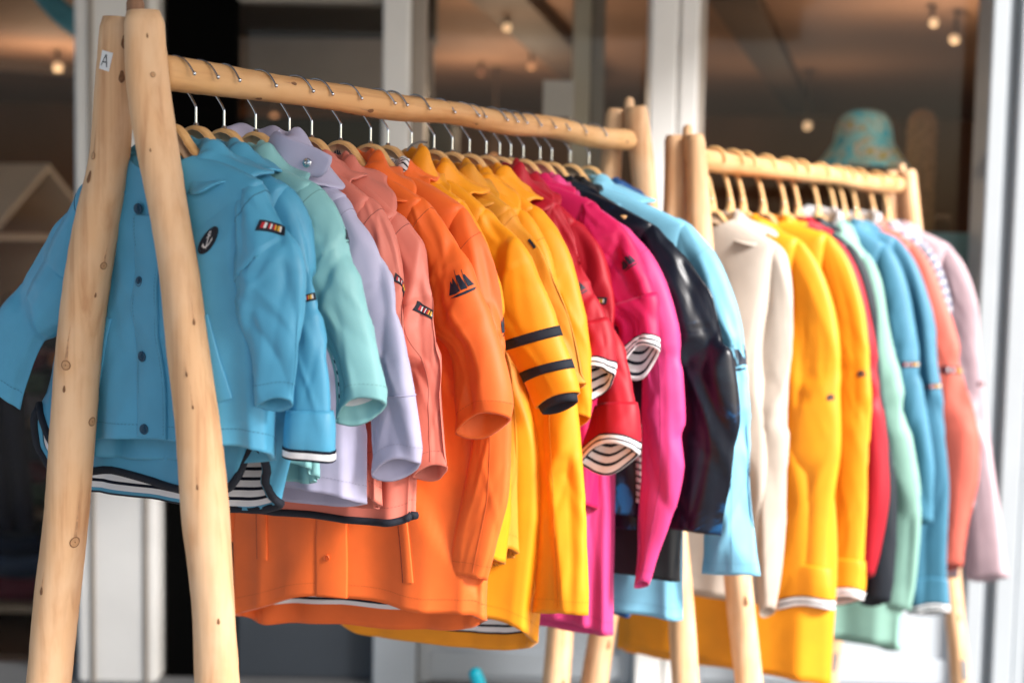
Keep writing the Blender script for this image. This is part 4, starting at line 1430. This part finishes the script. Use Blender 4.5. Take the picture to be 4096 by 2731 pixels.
# 5, 6 salmon
j = jacket('first salmon raincoat, its sleeve badge seen edge on', HY[4],
           [(.147, 1.433, .020), (.157, 1.386, .022), (.169, 1.307, .023), (.177, 1.255, .024), (.18, 1.201, .025), (.179, 1.160, .024)],
           F_SAL, .138, 1.483, 1.125, 1.098, .150, seed=7, wide=1.35, thread=T_SAL, seamth=70, tilt=.010, hoodkw=dict(h=.024, fall=.055))
flag_badge(j['R'][0], .36, R(-8), j['R'][1], 1.0, R(40))
j = jacket('second salmon raincoat with flag badge and navy bound hem', HY[5],
           [(.154, 1.433, .022), (.167, 1.385, .025), (.178, 1.332, .025), (.185, 1.278, .025), (.19, 1.225, .025), (.195, 1.150, .026)],
           F_SAL, .150, 1.465, 1.078, 1.080, .178, dx=-.008, seed=8, thread=T_SAL, seamth=80, bind=True, side=.012, tilt=.013, hoodkw=dict(h=.030, fall=.075, stripe=False, lift=-.004))
flag_badge(j['R'][0], .40, R(30), j['R'][1], 1.05, R(34))
# 7, 8 orange
j = jacket('first orange raincoat with large navy boat print on the wide sleeve', HY[6],
           [(.155, 1.456, .03), (.175, 1.412, .031), (.192, 1.357, .034), (.209, 1.303, .038), (.222, 1.248, .041), (.227, 1.205, .041)],
           F_ORA, .145, 1.484, 1.14, 1.12, .15, seed=9, thread=T_ORA, tilt=.020, hoodkw=dict(h=.036, fall=.060, peak=.4))
boat_print(j['R'][0], .42, R(22), j['R'][1], .034, rot=R(4))
j = jacket('long orange raincoat with front pockets and striped hem lining', HY[7],
           [(.172, 1.445, .03), (.185, 1.383, .029), (.194, 1.32, .029), (.199, 1.24, .028), (.201, 1.153, .027), (.197, 1.094, .029), (.185, 1.034, .029), (.176, .988, .027)],
           F_ORA, .166, 1.476, .918, .884, .212, dx=-.014, asym=.030, arch=.022, seed=10, thread=T_ORA, seamth=62, b=.030, tilt=.006, fold=1.15, hoodkw=dict(h=.026, fall=.055, stripe=True),
           left=[(.172, 1.43, .03), (.195, 1.32, .029), (.21, 1.2, .028), (.225, 1.08, .028), (.228, .985, .028)])
boat_print(j['R'][0], .33, R(-14), j['R'][1], .03)
S = j['S']
V = []
for z in np.linspace(1.30, .912, n):
    for k, h in [(-.024, -.0005), (-.024, .0018), (-.022, .0026), (0, .0028), (.022, .0026), (.024, .0018), (.024, -.0005)]:
        v_, th_ = front_uv(S, -.028 + k, z)
        V.append(S.at(v_, th_, h))
pl = part('placket', V, grid_faces(n, 7, False), F_ORA, j['root'])
button(S, -.034, .995, pl, mat('orange_covered_button', (200, 84, 30), .5), .0045)
button(S, -.034, 1.085, pl, mat('orange_covered_button', (200, 84, 30), .5), .0045)
SLIT2 = mat('deep_orange_slit_shade', (150, 48, 14), .6)
welt(S, .080, 1.085, .094, .975, .016, j['body'], F_ORA, SLIT2)
welt(S, -.155, 1.075, -.152, .975, .018, j['body'], F_ORA, SLIT2)
# 9-13 yellow
j = jacket('yellow raincoat with only its lone hood peak showing over the rail side', HY[8],
           [(.15, 1.43, .03), (.165, 1.33, .028), (.17, 1.24, .028), (.17, 1.15, .028)],
           F_YEL, .138, 1.485, 1.0, .98, .16, seed=11, hoodkw=dict(h=.052, fall=.05, peak=.15))
j = jacket('bright yellow raincoat with two navy bands round the sleeve', HY[9],
           [(.15, 1.433, .033), (.175, 1.38, .039), (.2, 1.321, .042), (.225, 1.268, .041), (.247, 1.222, .036)],
           F_YEL, .140, 1.476, 1.0, .97, .16, seed=12, cuff='knit', tilt=.008, fold=1.1, hoodkw=dict(h=.030, fall=.065, peak=.35))
S, so_ = j['R']
for v0 in (.66, .83):
    nb = 6
    th = np.linspace(0, 2 * PI, 60, endpoint=False)
    G_ = np.array([S.at(np.full(60, v), th, o) for v, o in zip([v0, v0, v0 + .016, v0 + .032, v0 + .048, v0 + .048], [-.0004, .0012, .0013, .0013, .0012, -.0004])])
    part('navy_band', G_, grid_faces(nb, 60), NAVY, so_)
hd = j['hood']
cpts = [(.044, HY[9] - .028, 1.572), (.036, HY[9] - .036, 1.573), (.026, HY[9] - .040, 1.568), (.018, HY[9] - .040, 1.560)]
V, F = tube(cpts, .0016, 8)
part('draw_cord', V, F, mat('grey_twist_cord', (120, 120, 122), .7), hd)
j = jacket('mustard yellow raincoat behind the banded sleeve', HY[10],
           [(.156, 1.445, .026), (.189, 1.378, .028), (.226, 1.294, .026), (.244, 1.232, .024)],
           F_MUS, .146, 1.478, 1.0, .97, .16, seed=13, wide=1.4, thread=T_YEL, tilt=.006, hoodkw=dict(h=.032, fall=.055, peak=.3))
mbt = MB(); patch(mbt, j['R'][0], .28, R(20), -.0025, .0025, -.008, .008, .0012, 0, 3, 5, thick=.001)
mbt.build('sleeve_tag', NAVY, j['R'][1], True)
j = jacket('longest yellow raincoat with striped hem lining and long wide sleeve', HY[11],
           [(.143, 1.407, .030), (.164, 1.281, .038), (.179, 1.18, .041), (.192, 1.027, .046), (.2, .893, .048)],
           F_YEL, .136, 1.476, .872, .800, .185, dx=-.035, arch=.025, seed=14, thread=T_YEL, seamth=75, b=.034, tilt=.006, fold=1.2, asym=.012, hoodkw=dict(h=.026, fall=.06))
j = jacket('last yellow raincoat, next to the first red hood', HY[12],
           [(.150, 1.43, .028), (.170, 1.34, .028), (.185, 1.25, .028), (.19, 1.17, .028)],
           F_YEL, .132, 1.480, 1.0, .97, .15, seed=15, hoodkw=dict(h=.030, fall=.06, peak=.3))
# 14, 15 red
j = jacket('first red raincoat with boat print and striped rolled cuff', HY[13],
           [(.133, 1.432, .024), (.161, 1.373, .026), (.191, 1.315, .027), (.203, 1.283, .024), (.209, 1.225, .026)],
           F_RED, .142, 1.488, 1.03, 1.0, .15, seed=16, wide=1.15, cuff='rolled', cuffv=.68, tilt=.028, lean=-.022, hoodkw=dict(h=.042, fall=.066))
boat_print(j['R'][0], .50, R(30), j['R'][1], .026)
j = jacket('second red raincoat with flag badge and the lower striped cuff', HY[14],
           [(.157, 1.406, .026), (.183, 1.34, .025), (.204, 1.274, .024), (.222, 1.208, .025), (.226, 1.165, .030), (.224, 1.108, .037)],
           F_RED, .154, 1.462, 1.0, .97, .16, seed=17, wide=1.15, cuff='rolled', cuffv=.78, tilt=.030, lean=-.022, hoodkw=dict(h=.02, fall=.05))
flag_badge(j['R'][0], .36, R(34), j['R'][1], .85, R(18))
# 16, 17 pink
j = jacket('magenta raincoat with boat print and the topmost striped cuff', HY[15],
           [(.185, 1.453, .03), (.204, 1.407, .031), (.227, 1.354, .033), (.239, 1.317, .031), (.245, 1.255, .034)],
           F_PIN, .166, 1.492, 1.03, 1.0, .16, seed=18, wide=.86, cuff='rolled', cuffv=.62, tilt=.028, lean=-.022, hoodkw=dict(h=.022, fall=.055))
boat_print(j['R'][0], .42, R(24), j['R'][1], .026)
j = jacket('long pink raincoat with narrow pointed sleeve end', HY[16],
           [(.217, 1.406, .03), (.234, 1.339, .031), (.251, 1.238, .036), (.256, 1.17, .038), (.257, 1.08, .037), (.247, .996, .029), (.239, .939, .018), (.232, .893, .013)],
           F_PK2, .2, 1.455, .815, .785, .17, dx=-.0, seed=19, thread=T_PIN, seamth=70, tilt=.010, b=.026, fold=1.1, hoodkw=dict(h=.02, fall=.05))
# 18-21
j = jacket('glossy dark navy patterned raincoat with white boat print', HY[17],
           [(.228, 1.434, .034), (.262, 1.372, .044), (.285, 1.297, .051), (.304, 1.201, .054), (.311, 1.132, .053), (.307, 1.062, .051), (.298, .975, .047)],
           F_NAV, .225, 1.458, .99, .96, .23, seed=20, tilt=.006, ratio=.5, fold=1.2, hoodkw=dict(h=.02, fall=.06))
boat_print(j['S'], *front_uv(j['S'], .19, 1.345), j['body'], .018, INK_W)
j = jacket('plain black raincoat between the navy and sky blue ones', HY[18],
           [(.21, 1.40, .03), (.222, 1.334, .028), (.236, 1.26, .026), (.249, 1.185, .024)],
           F_BLK, .2, 1.455, .885, .87, .245, seed=21, tilt=.006, hoodkw=dict(h=.02, fall=.05))
j = jacket('light sky blue raincoat at the end of the front rail', HY[19],
           [(.259, 1.405, .03), (.275, 1.334, .03), (.292, 1.263, .032), (.305, 1.155, .036), (.31, 1.046, .044), (.312, .974, .051), (.317, .886, .054)],
           F_SKY, .236, 1.462, .80, .785, .225, seed=22, thread=T_SKY, seamth=70, tilt=.006, ratio=.5, fold=1.2, hoodkw=dict(h=.028, fall=.075, peak=.3, spread=1.2))
boat_print(j['R'][0], .40, R(14), j['R'][1], .045)
j = jacket('royal blue raincoat, the last on the front rail', HY[20],
           [(.22, 1.40, .03), (.235, 1.28, .03), (.24, 1.16, .03), (.24, 1.05, .03)],
           F_ROY, .2, 1.455, .77, .76, .19, dx=-.09, seed=23, tilt=.006, hoodkw=dict(h=.02, fall=.05))

# rear rail
GB = 'coats on the rear rail'
def coatB(label, k, st, fab, xs, zs, zf, zb, xh, seed, **kw):
    (xa, za, _), (xb, zb_, _) = st[0], st[-1]
    st = [(x * .68 + .32 * (xa + (xb - xa) * (z - za) / (zb_ - za)), z, a) for x, z, a in st]
    kw.setdefault('hoodkw', dict(h=.018, fall=.055))
    kw.setdefault('wide', 1.25)
    return jacket(label, BY[k], st, fab, xs, zs, zf, zb, xh, cx=.08, zn=1.478, seed=seed, group=GB, name='coat', lod=(64, 40, 54, 84), **kw)
coatB('beige coat with bent pointed sleeve at the near end of the rear rail', 0,
      [(.228, 1.381, .026), (.221, 1.27, .034), (.211, 1.183, .043), (.222, 1.098, .036), (.234, 1.012, .028), (.231, .881, .031), (.227, .757, .023), (.229, .698, .014)],
      F_BEI, .152, 1.428, .72, .70, .17, 31, dx=-.05, b=.034, wide=1.3, hoodkw=dict(h=.024, fall=.08, drop=.9))
j = coatB('first yellow coat on the rear rail with the lower rolled cuff', 1,
      [(.261, 1.398, .031), (.272, 1.267, .042), (.279, 1.135, .048), (.284, 1.03, .05), (.277, .913, .043), (.274, .796, .041), (.279, .69, .047)],
      F_YEL, .165, 1.436, .55, .52, .235, 32, dx=.0, b=.036, cuff='rolled', cuffv=.88, tilt=.018, lean=-.02)
boat_print(j['R'][0], .42, R(20), j['R'][1], .016)
j = coatB('second yellow coat on the rear rail with the higher rolled cuff', 3,
      [(.253, 1.414, .028), (.278, 1.303, .03), (.303, 1.165, .033), (.315, 1.026, .038), (.318, .885, .039), (.308, .77, .038), (.299, .668, .036)],
      F_YEL, .162, 1.446, .54, .50, .22, 33, dx=-.03, b=.036, cuff='rolled', cuffv=.89, tilt=.018, lean=-.02)
boat_print(j['R'][0], .38, R(24), j['R'][1], .018)
coatB('dark red coat on the rear rail behind the yellow ones', 4,
      [(.225, 1.392, .028), (.265, 1.248, .028), (.299, 1.104, .028), (.321, .96, .030), (.321, .862, .033), (.307, .761, .027), (.296, .685, .02)],
      F_RED, .14, 1.432, .66, .64, .2, 34, b=.034)
coatB('navy coat on the rear rail between red and sage green', 5,
      [(.235, 1.30, .03), (.25, 1.192, .028), (.29, .994, .028), (.309, .895, .031), (.308, .743, .033), (.303, .605, .028)],
      F_NV2, .14, 1.425, .62, .60, .2, 35, b=.034)
j = coatB('sage green coat on the rear rail with bent elbow', 6,
      [(.213, 1.347, .034), (.233, 1.222, .038), (.269, 1.078, .04), (.305, .956, .04), (.329, .843, .043), (.323, .716, .046), (.296, .552, .05)],
      F_SAGE, .135, 1.405, .47, .44, .25, 36, b=.04, hoodkw=dict(h=.055, fall=.06, stripe=True))
j = coatB('first denim blue coat on the rear rail', 7,
      [(.229, 1.387, .03), (.256, 1.227, .034), (.287, 1.067, .034), (.314, .907, .038), (.32, .74, .038)],
      F_DEN, .145, 1.425, .64, .62, .2, 37, b=.034)
flag_badge(j['R'][0], .43, R(35), j['R'][1], 1.2)
j = coatB('second denim blue coat on the rear rail with pale rolled cuff', 8,
      [(.24, 1.43, .03), (.276, 1.278, .033), (.307, 1.115, .032), (.342, .953, .038), (.352, .844, .042), (.351, .677, .039), (.353, .50, .036)],
      F_DEN, .15, 1.44, .62, .60, .2, 38, b=.034, cuff='rolled', cuffv=.91)
flag_badge(j['R'][0], .40, R(30), j['R'][1], 1.2)
j = coatB('coral coat on the rear rail with wide bent sleeve', 9,
      [(.251, 1.385, .03), (.289, 1.274, .036), (.343, 1.109, .047), (.393, .945, .058), (.393, .832, .056), (.376, .716, .043), (.368, .595, .03)],
      F_COR, .165, 1.428, .6, .58, .21, 39, b=.034, hoodkw=dict(h=.05, fall=.06, stripe=True), ratio=.45)
flag_badge(j['R'][0], .40, R(30), j['R'][1], 1.8, R(10))
coatB('navy and white striped top with long sleeves beyond the coral coat', 10,
      [(.24, 1.37, .03), (.28, 1.22, .03), (.31, 1.05, .032), (.34, .88, .032), (.36, .72, .03)],
      stripe_mat('pale_striped_knit', (176, 176, 184), (84, 92, 120), .02, .4), .15, 1.43, .6, .58, .2, 40, hoodkw=dict(h=.02, fall=.07, stripe=True), b=.034)
j = coatB('dusty pink coat, the last on the rear rail', 11,
      [(.27, 1.382, .038), (.297, 1.286, .043), (.318, 1.142, .042), (.346, .962, .04), (.378, .782, .042), (.4, .662, .044), (.414, .504, .049)],
      F_DUS, .185, 1.424, .51, .48, .25, 41, b=.04, fold=1.3)
flag_badge(j['R'][0], .42, R(5), j['R'][1], 1.2)

# ------------------------------------------------------------------ things inside the shop and small details
# house shaped shelf
e1, e2 = np.array([-.9, .43]), np.array([.43, .9])
e1 = e1 / np.linalg.norm(e1); e2 = e2 / np.linalg.norm(e2)
HA = np.array([-1.88, 5.70])
def fr_house(p):
    q = HA + e1 * p[0] + e2 * p[1]
    return fr_shop((q[0], q[1], p[2]))
CREAM = mat('cream_painted_board', (236, 220, 204), .6, noise=.05, nscale=8)
hs = thing('house_shelf', 'cream house shaped shelf with a pitched roof left of the pillar', 'shelf', fr_house((.25, 0, 0.02)))
for sg in (-1, 1):
    P = [fr_house(p) for x in (-.03, .55) for p in ((x, 0, 1.665), (x, sg * .30, 1.400), (x, sg * .30, 1.372), (x, 0, 1.637))]
    part('roof_board', P, [(0, 1, 2, 3), (7, 6, 5, 4), (0, 4, 5, 1), (1, 5, 6, 2), (2, 6, 7, 3), (3, 7, 4, 0)], CREAM, hs, smooth=False)
    MB().box(0, .50, sg * .26 - .012, sg * .26 + .012, .02, 1.385, fr_house).build('side_board', CREAM, hs)
MB().box(.50, .52, -.26, .26, .02, 1.40, fr_house).build('back_board', mat('taupe_back_board', (150, 132, 118), .7), hs)
for z in (.08, .50, .92, 1.36):
    MB().box(.004, .50, -.247, .247, z, z + .022, fr_house).build('shelf_board', CREAM, hs)

# low shelf unit with folded clothes at the bottom left
su = thing('shelf_unit', 'low shelf unit of folded clothes behind the front left leg', 'shelf unit', fr_shop((-1.75, 5.1, .02)))
SHB = mat('pale_shelf_board', (150, 132, 114), .6, noise=.08, nscale=10)
for z in (.06, .40, .72):
    MB().box(-2.25, -1.39, 4.92, 5.28, z, z + .03, fr_shop, bev=.003).build('shelf_board', SHB, su)
for x in (-2.28, -1.385):
    MB().box(x, x + .03, 4.92, 5.28, .02, 1.02, fr_shop, bev=.003).build('upright', mat('dark_shelf_upright', (40, 36, 34), .6), su)
MB().box(-2.25, -1.385, 5.28, 5.30, .02, 1.02, fr_shop).build('back_board', mat('dark_shelf_upright', (40, 36, 34), .6), su)
def folded(label, x, z, w, h, col, d=4.95, dep=.28, seed=0):
    rng = np.random.default_rng(seed)
    n1, n2 = 18, 40
    V = []
    for k in range(2, n1 - 1):
        f = k / n1
        for a in np.linspace(0, 2 * PI, n2, endpoint=False):
            c, s_ = math.cos(a), math.sin(a)
            ex = abs(c) ** .35 * np.sign(c); ez = abs(s_) ** .6 * np.sign(s_)
            lay = 1 - .05 * abs(math.sin(ez * 5.5))
            V.append(fr_shop((x + w / 2 * ex * lay + rng.normal(0, .001), d + dep * f, z + h / 2 + h / 2 * ez + .006 * math.sin(5 * ex + seed))))
    nr = n1 - 3
    F = [tuple(f) for f in grid_faces(nr, n2)] + [tuple(range(n2 - 1, -1, -1)), tuple(range((nr - 1) * n2, nr * n2))]
    solo('folded_jumper', V, F, fabric('folded_%d_%d_%d' % col, col, .85, .1, .3), label, 'jumper', group='folded clothes on the shelf unit')
FC = [('navy', (24, 34, 56)), ('orange', (186, 112, 54)), ('grey', (128, 126, 134)), ('green', (70, 92, 76)), ('burgundy', (96, 44, 56)), ('slate blue', (54, 66, 88))]
ww = ['lowest', 'middle', 'top']
k = 0
for li, zb_ in enumerate((.09, .43, .75)):
    for ci, x in enumerate((-2.06, -1.76, -1.53)):
        z = zb_ + .0015
        for lv in range(3 if ci else 2):
            nm, col = FC[(k * 5 + li + 2 * lv) % 6]; k += 1
            hh = .075 if lv < 2 else .06
            folded('%s folded jumper, %s of its pile, %s pile on the %s shelf' % (nm, ['bottom', 'second', 'third'][lv], ['left', 'middle', 'right'][ci], ww[li]), x, z, .24 if ci != 2 else .2, hh, col, seed=k)
            z += hh + .008

# navy trousers hanging at the left edge
tr = thing('trousers', 'dark navy trousers hanging at the left edge beside the shelf unit', 'trousers', fr_shop((-1.72, 4.8, .38)))
NVT = fabric('navy_trouser_cotton', (20, 22, 40), .8, .1, .4)
for sg in (-1, 1):
    C_ = [np.array(fr_shop((-1.745 + sg * .030 + .012 * k, 4.80 + .01 * sg, z))) for k, z in enumerate((.98, .90, .76, .62, .50, .385))]
    V, F = tube(C_, [.034, .040, .040, .036, .033, .034], 16)
    part('leg', V, F, NVT, tr)
V, F = tube([np.array(fr_shop((-1.745, 4.80, z))) for z in (.93, 1.0, 1.06, 1.065)], [.05, .058, .055, .05], 18)
part('waistband', V, F, NVT, tr)
V, F = tube([np.array(fr_shop(p)) for p in ((-1.745, 4.80, 1.06), (-1.745, 4.80, 1.15), (-1.72, 4.84, 1.19), (-1.69, 4.9, 1.19), (-1.67, 4.97, 1.03))], .004, 8)
part('hook', V, F, CHROME, tr)

# aqua banner at the top left
V = []
for i in range(9):
    f = i / 8
    for g in np.linspace(0, 1, 6):
        x, z = -1.72 + .34 * f, 2.32 - .26 * f - .10 * (g - .5) - .05 * math.sin(f * PI)
        V.append(fr_shop((x, 4.95 + .03 * math.sin(6 * f + 2 * g), z)))
bo = solo('banner', V, grid_faces(9, 6, False), fabric('aqua_banner_cloth', (110, 190, 214), .8), 'aqua cloth banner hanging diagonally left of the white pillar', 'banner')
so = bo.modifiers.new('thickness', 'SOLIDIFY'); so.thickness = .003

# bucket hat on a stand in the right window
def lathe(c, prof, n=36, wob=0.0, seed=0):
    rng = np.random.default_rng(seed)
    ph = rng.uniform(0, 6.3, 3)
    V = []
    for r_, z in prof:
        for k in range(n):
            a = 2 * PI * k / n
            f = 1 + wob * (math.sin(2 * a + ph[0]) + .6 * math.sin(3 * a + ph[1]))
            V.append((c[0] + r_ * f * math.cos(a), c[1] + r_ * f * math.sin(a), c[2] + z + wob * .06 * math.sin(3 * a + ph[2]) * (r_ > .1)))
    return V, grid_faces(len(prof), n)
def hat_mat():
    M = fabric('leaf_print_hat_cotton', (90, 180, 186), .85, .1, .2)
    nt = M.node_tree; b = nt.nodes['Principled BSDF']
    tc = [q for q in nt.nodes if q.type == 'TEX_COORD'][0]
    nz = nt.nodes.new('ShaderNodeTexNoise'); nz.inputs['Scale'].default_value = 13; nz.inputs['Detail'].default_value = 4; nz.inputs['Distortion'].default_value = 1.6
    nt.links.new(tc.outputs['Object'], nz.inputs[0])
    r_ = nt.nodes.new('ShaderNodeValToRGB'); cr = r_.color_ramp
    cr.elements[0].position = .34; cr.elements[0].color = (*lin((40, 206, 236)), 1)
    cr.elements[1].position = .66; cr.elements[1].color = (*lin((196, 176, 70)), 1)
    for p, c in ((.43, (120, 222, 232)), (.49, (214, 236, 222)), (.54, (110, 190, 190)), (.60, (236, 226, 210))):
        e = cr.elements.new(p); e.color = (*lin(c), 1)
    nt.links.new(nz.outputs['Fac'], r_.inputs[0]); nt.links.new(r_.outputs[0], b.inputs['Base Color'])
    return M
hc = np.array(fr_shop((1.155, 4.76, 1.672)))
V, F = lathe(hc, [(.148, -.003), (.152, .001), (.146, .008), (.128, .034), (.110, .060), (.098, .078), (.094, .098), (.089, .132), (.079, .158), (.060, .177), (.03, .187), (.006, .189), (.005, .184), (.05, .172), (.08, .14), (.09, .09), (.12, .03), (.148, -.003)], 40, .02, 4)
solo('bucket_hat', V, F, hat_mat(), 'turquoise leaf print bucket hat on a stand in the right window', 'hat')
hs_ = thing('hat_stand', 'wooden hat stand under the turquoise bucket hat', 'hat stand', (hc[0], hc[1], .02))
V, F = lathe(hc * np.array([1, 1, 0]), [(.012, .04), (.012, 1.64), (.07, 1.652), (.088, 1.664), (.085, 1.74), (.06, 1.83), (.005, 1.85)], 24)
part('pole', V, F, mat('stand_wood', (150, 98, 58), .6, noise=.15, nscale=20), hs_)
V, F = lathe(hc * np.array([1, 1, 0]), [(.001, .02), (.13, .021), (.13, .035), (.02, .045), (.001, .046)], 24)
part('base', V, F, mat('stand_wood', (150, 98, 58), .6, noise=.15, nscale=20), hs_)
# rope wrapped post
pc_ = np.array(fr_shop((1.392, 4.92, .02)))
prof = [(.001, 0), (.05, .002)]
for i in range(66):
    z0 = .01 + i * .027
    prof += [(.046, z0), (.054, z0 + .0135)]
prof += [(.046, 1.80), (.050, 1.81), (.046, 1.825), (.036, 1.845), (.02, 1.857), (.001, 1.86)]
V, F = lathe(pc_, prof, 24)
solo('rope_post', V, F, mat('brown_sisal_rope', (186, 132, 88), .9, noise=.35, nscale=70, bump=.5, bscale=300), 'brown rope wrapped post standing right of the bucket hat', 'post')
solo_box('aqua_box', 'pale aqua painted box in the lower right corner of the window', 'box', 1.22, 1.62, 4.64, 4.86, 1.345, 1.46, mat('aqua_paint', (138, 196, 208), .5, noise=.04, nscale=8), bev=.004)
solo_box('display_stand', 'black display stand carrying the pale aqua box', 'stand', 1.26, 1.58, 4.68, 4.84, .02, 1.344, mat('black_stand', (14, 14, 15), .6))
bk = np.array(fr_shop((1.52, 5.4, 1.40)))
V, F = lathe(bk, [(.001, .0), (.09, .001), (.10, .01), (.115, .06), (.12, .12), (.112, .122), (.095, .02), (.001, .01)], 28)
solo('wicker_basket', V, F, mat('dark_wicker', (92, 62, 40), .8, noise=.4, nscale=90), 'brown wicker basket on the dark shelf behind the rope post', 'basket')
solo_box('dark_shelf', 'dark tall shelf holding the wicker basket deep in the right window', 'shelf', 1.30, 1.90, 5.2, 5.6, .02, 1.399, mat('near_black', (16, 14, 13), .7))
# turquoise pole at the bottom edge
tp = thing('pole', 'turquoise round tipped pole rising from below the long yellow hem', 'pole', fr_shop((.13, 3.08, 0.0)))
a_, b_ = np.array(fr_shop((.12, 3.06, .03))), np.array(fr_shop((-.070, 3.0, .505)))
d_ = (b_ - a_) / np.linalg.norm(b_ - a_)
TQ = mat('turquoise_plastic', (0, 176, 198), .35)
V, F = tube([a_, b_ - d_ * .012, b_ - d_ * .005, b_ - d_ * .001, b_], [.0150, .0150, .0125, .007, .001], 18)
part('shaft', V, F, TQ, tp)
V, F = lathe(a_ * np.array([1, 1, 0]), [(.001, .001), (.11, .002), (.11, .02), (.03, .035), (.02, .04), (.001, .04)], 28)
part('foot', V, F, TQ, tp)
# small steel brackets on the rear rack's far legs
for (S_, o_), z in ((rackB['legs'][3], .20), (rackB['legs'][2], .16)):
    mbb = MB(); patch(mbb, S_, vz(S_, z), R(50), -.007, .007, -.03, .03, .0022, 0, 5, 5, thick=.002)
    mbb.build('bracket', CHROME, o_, True)
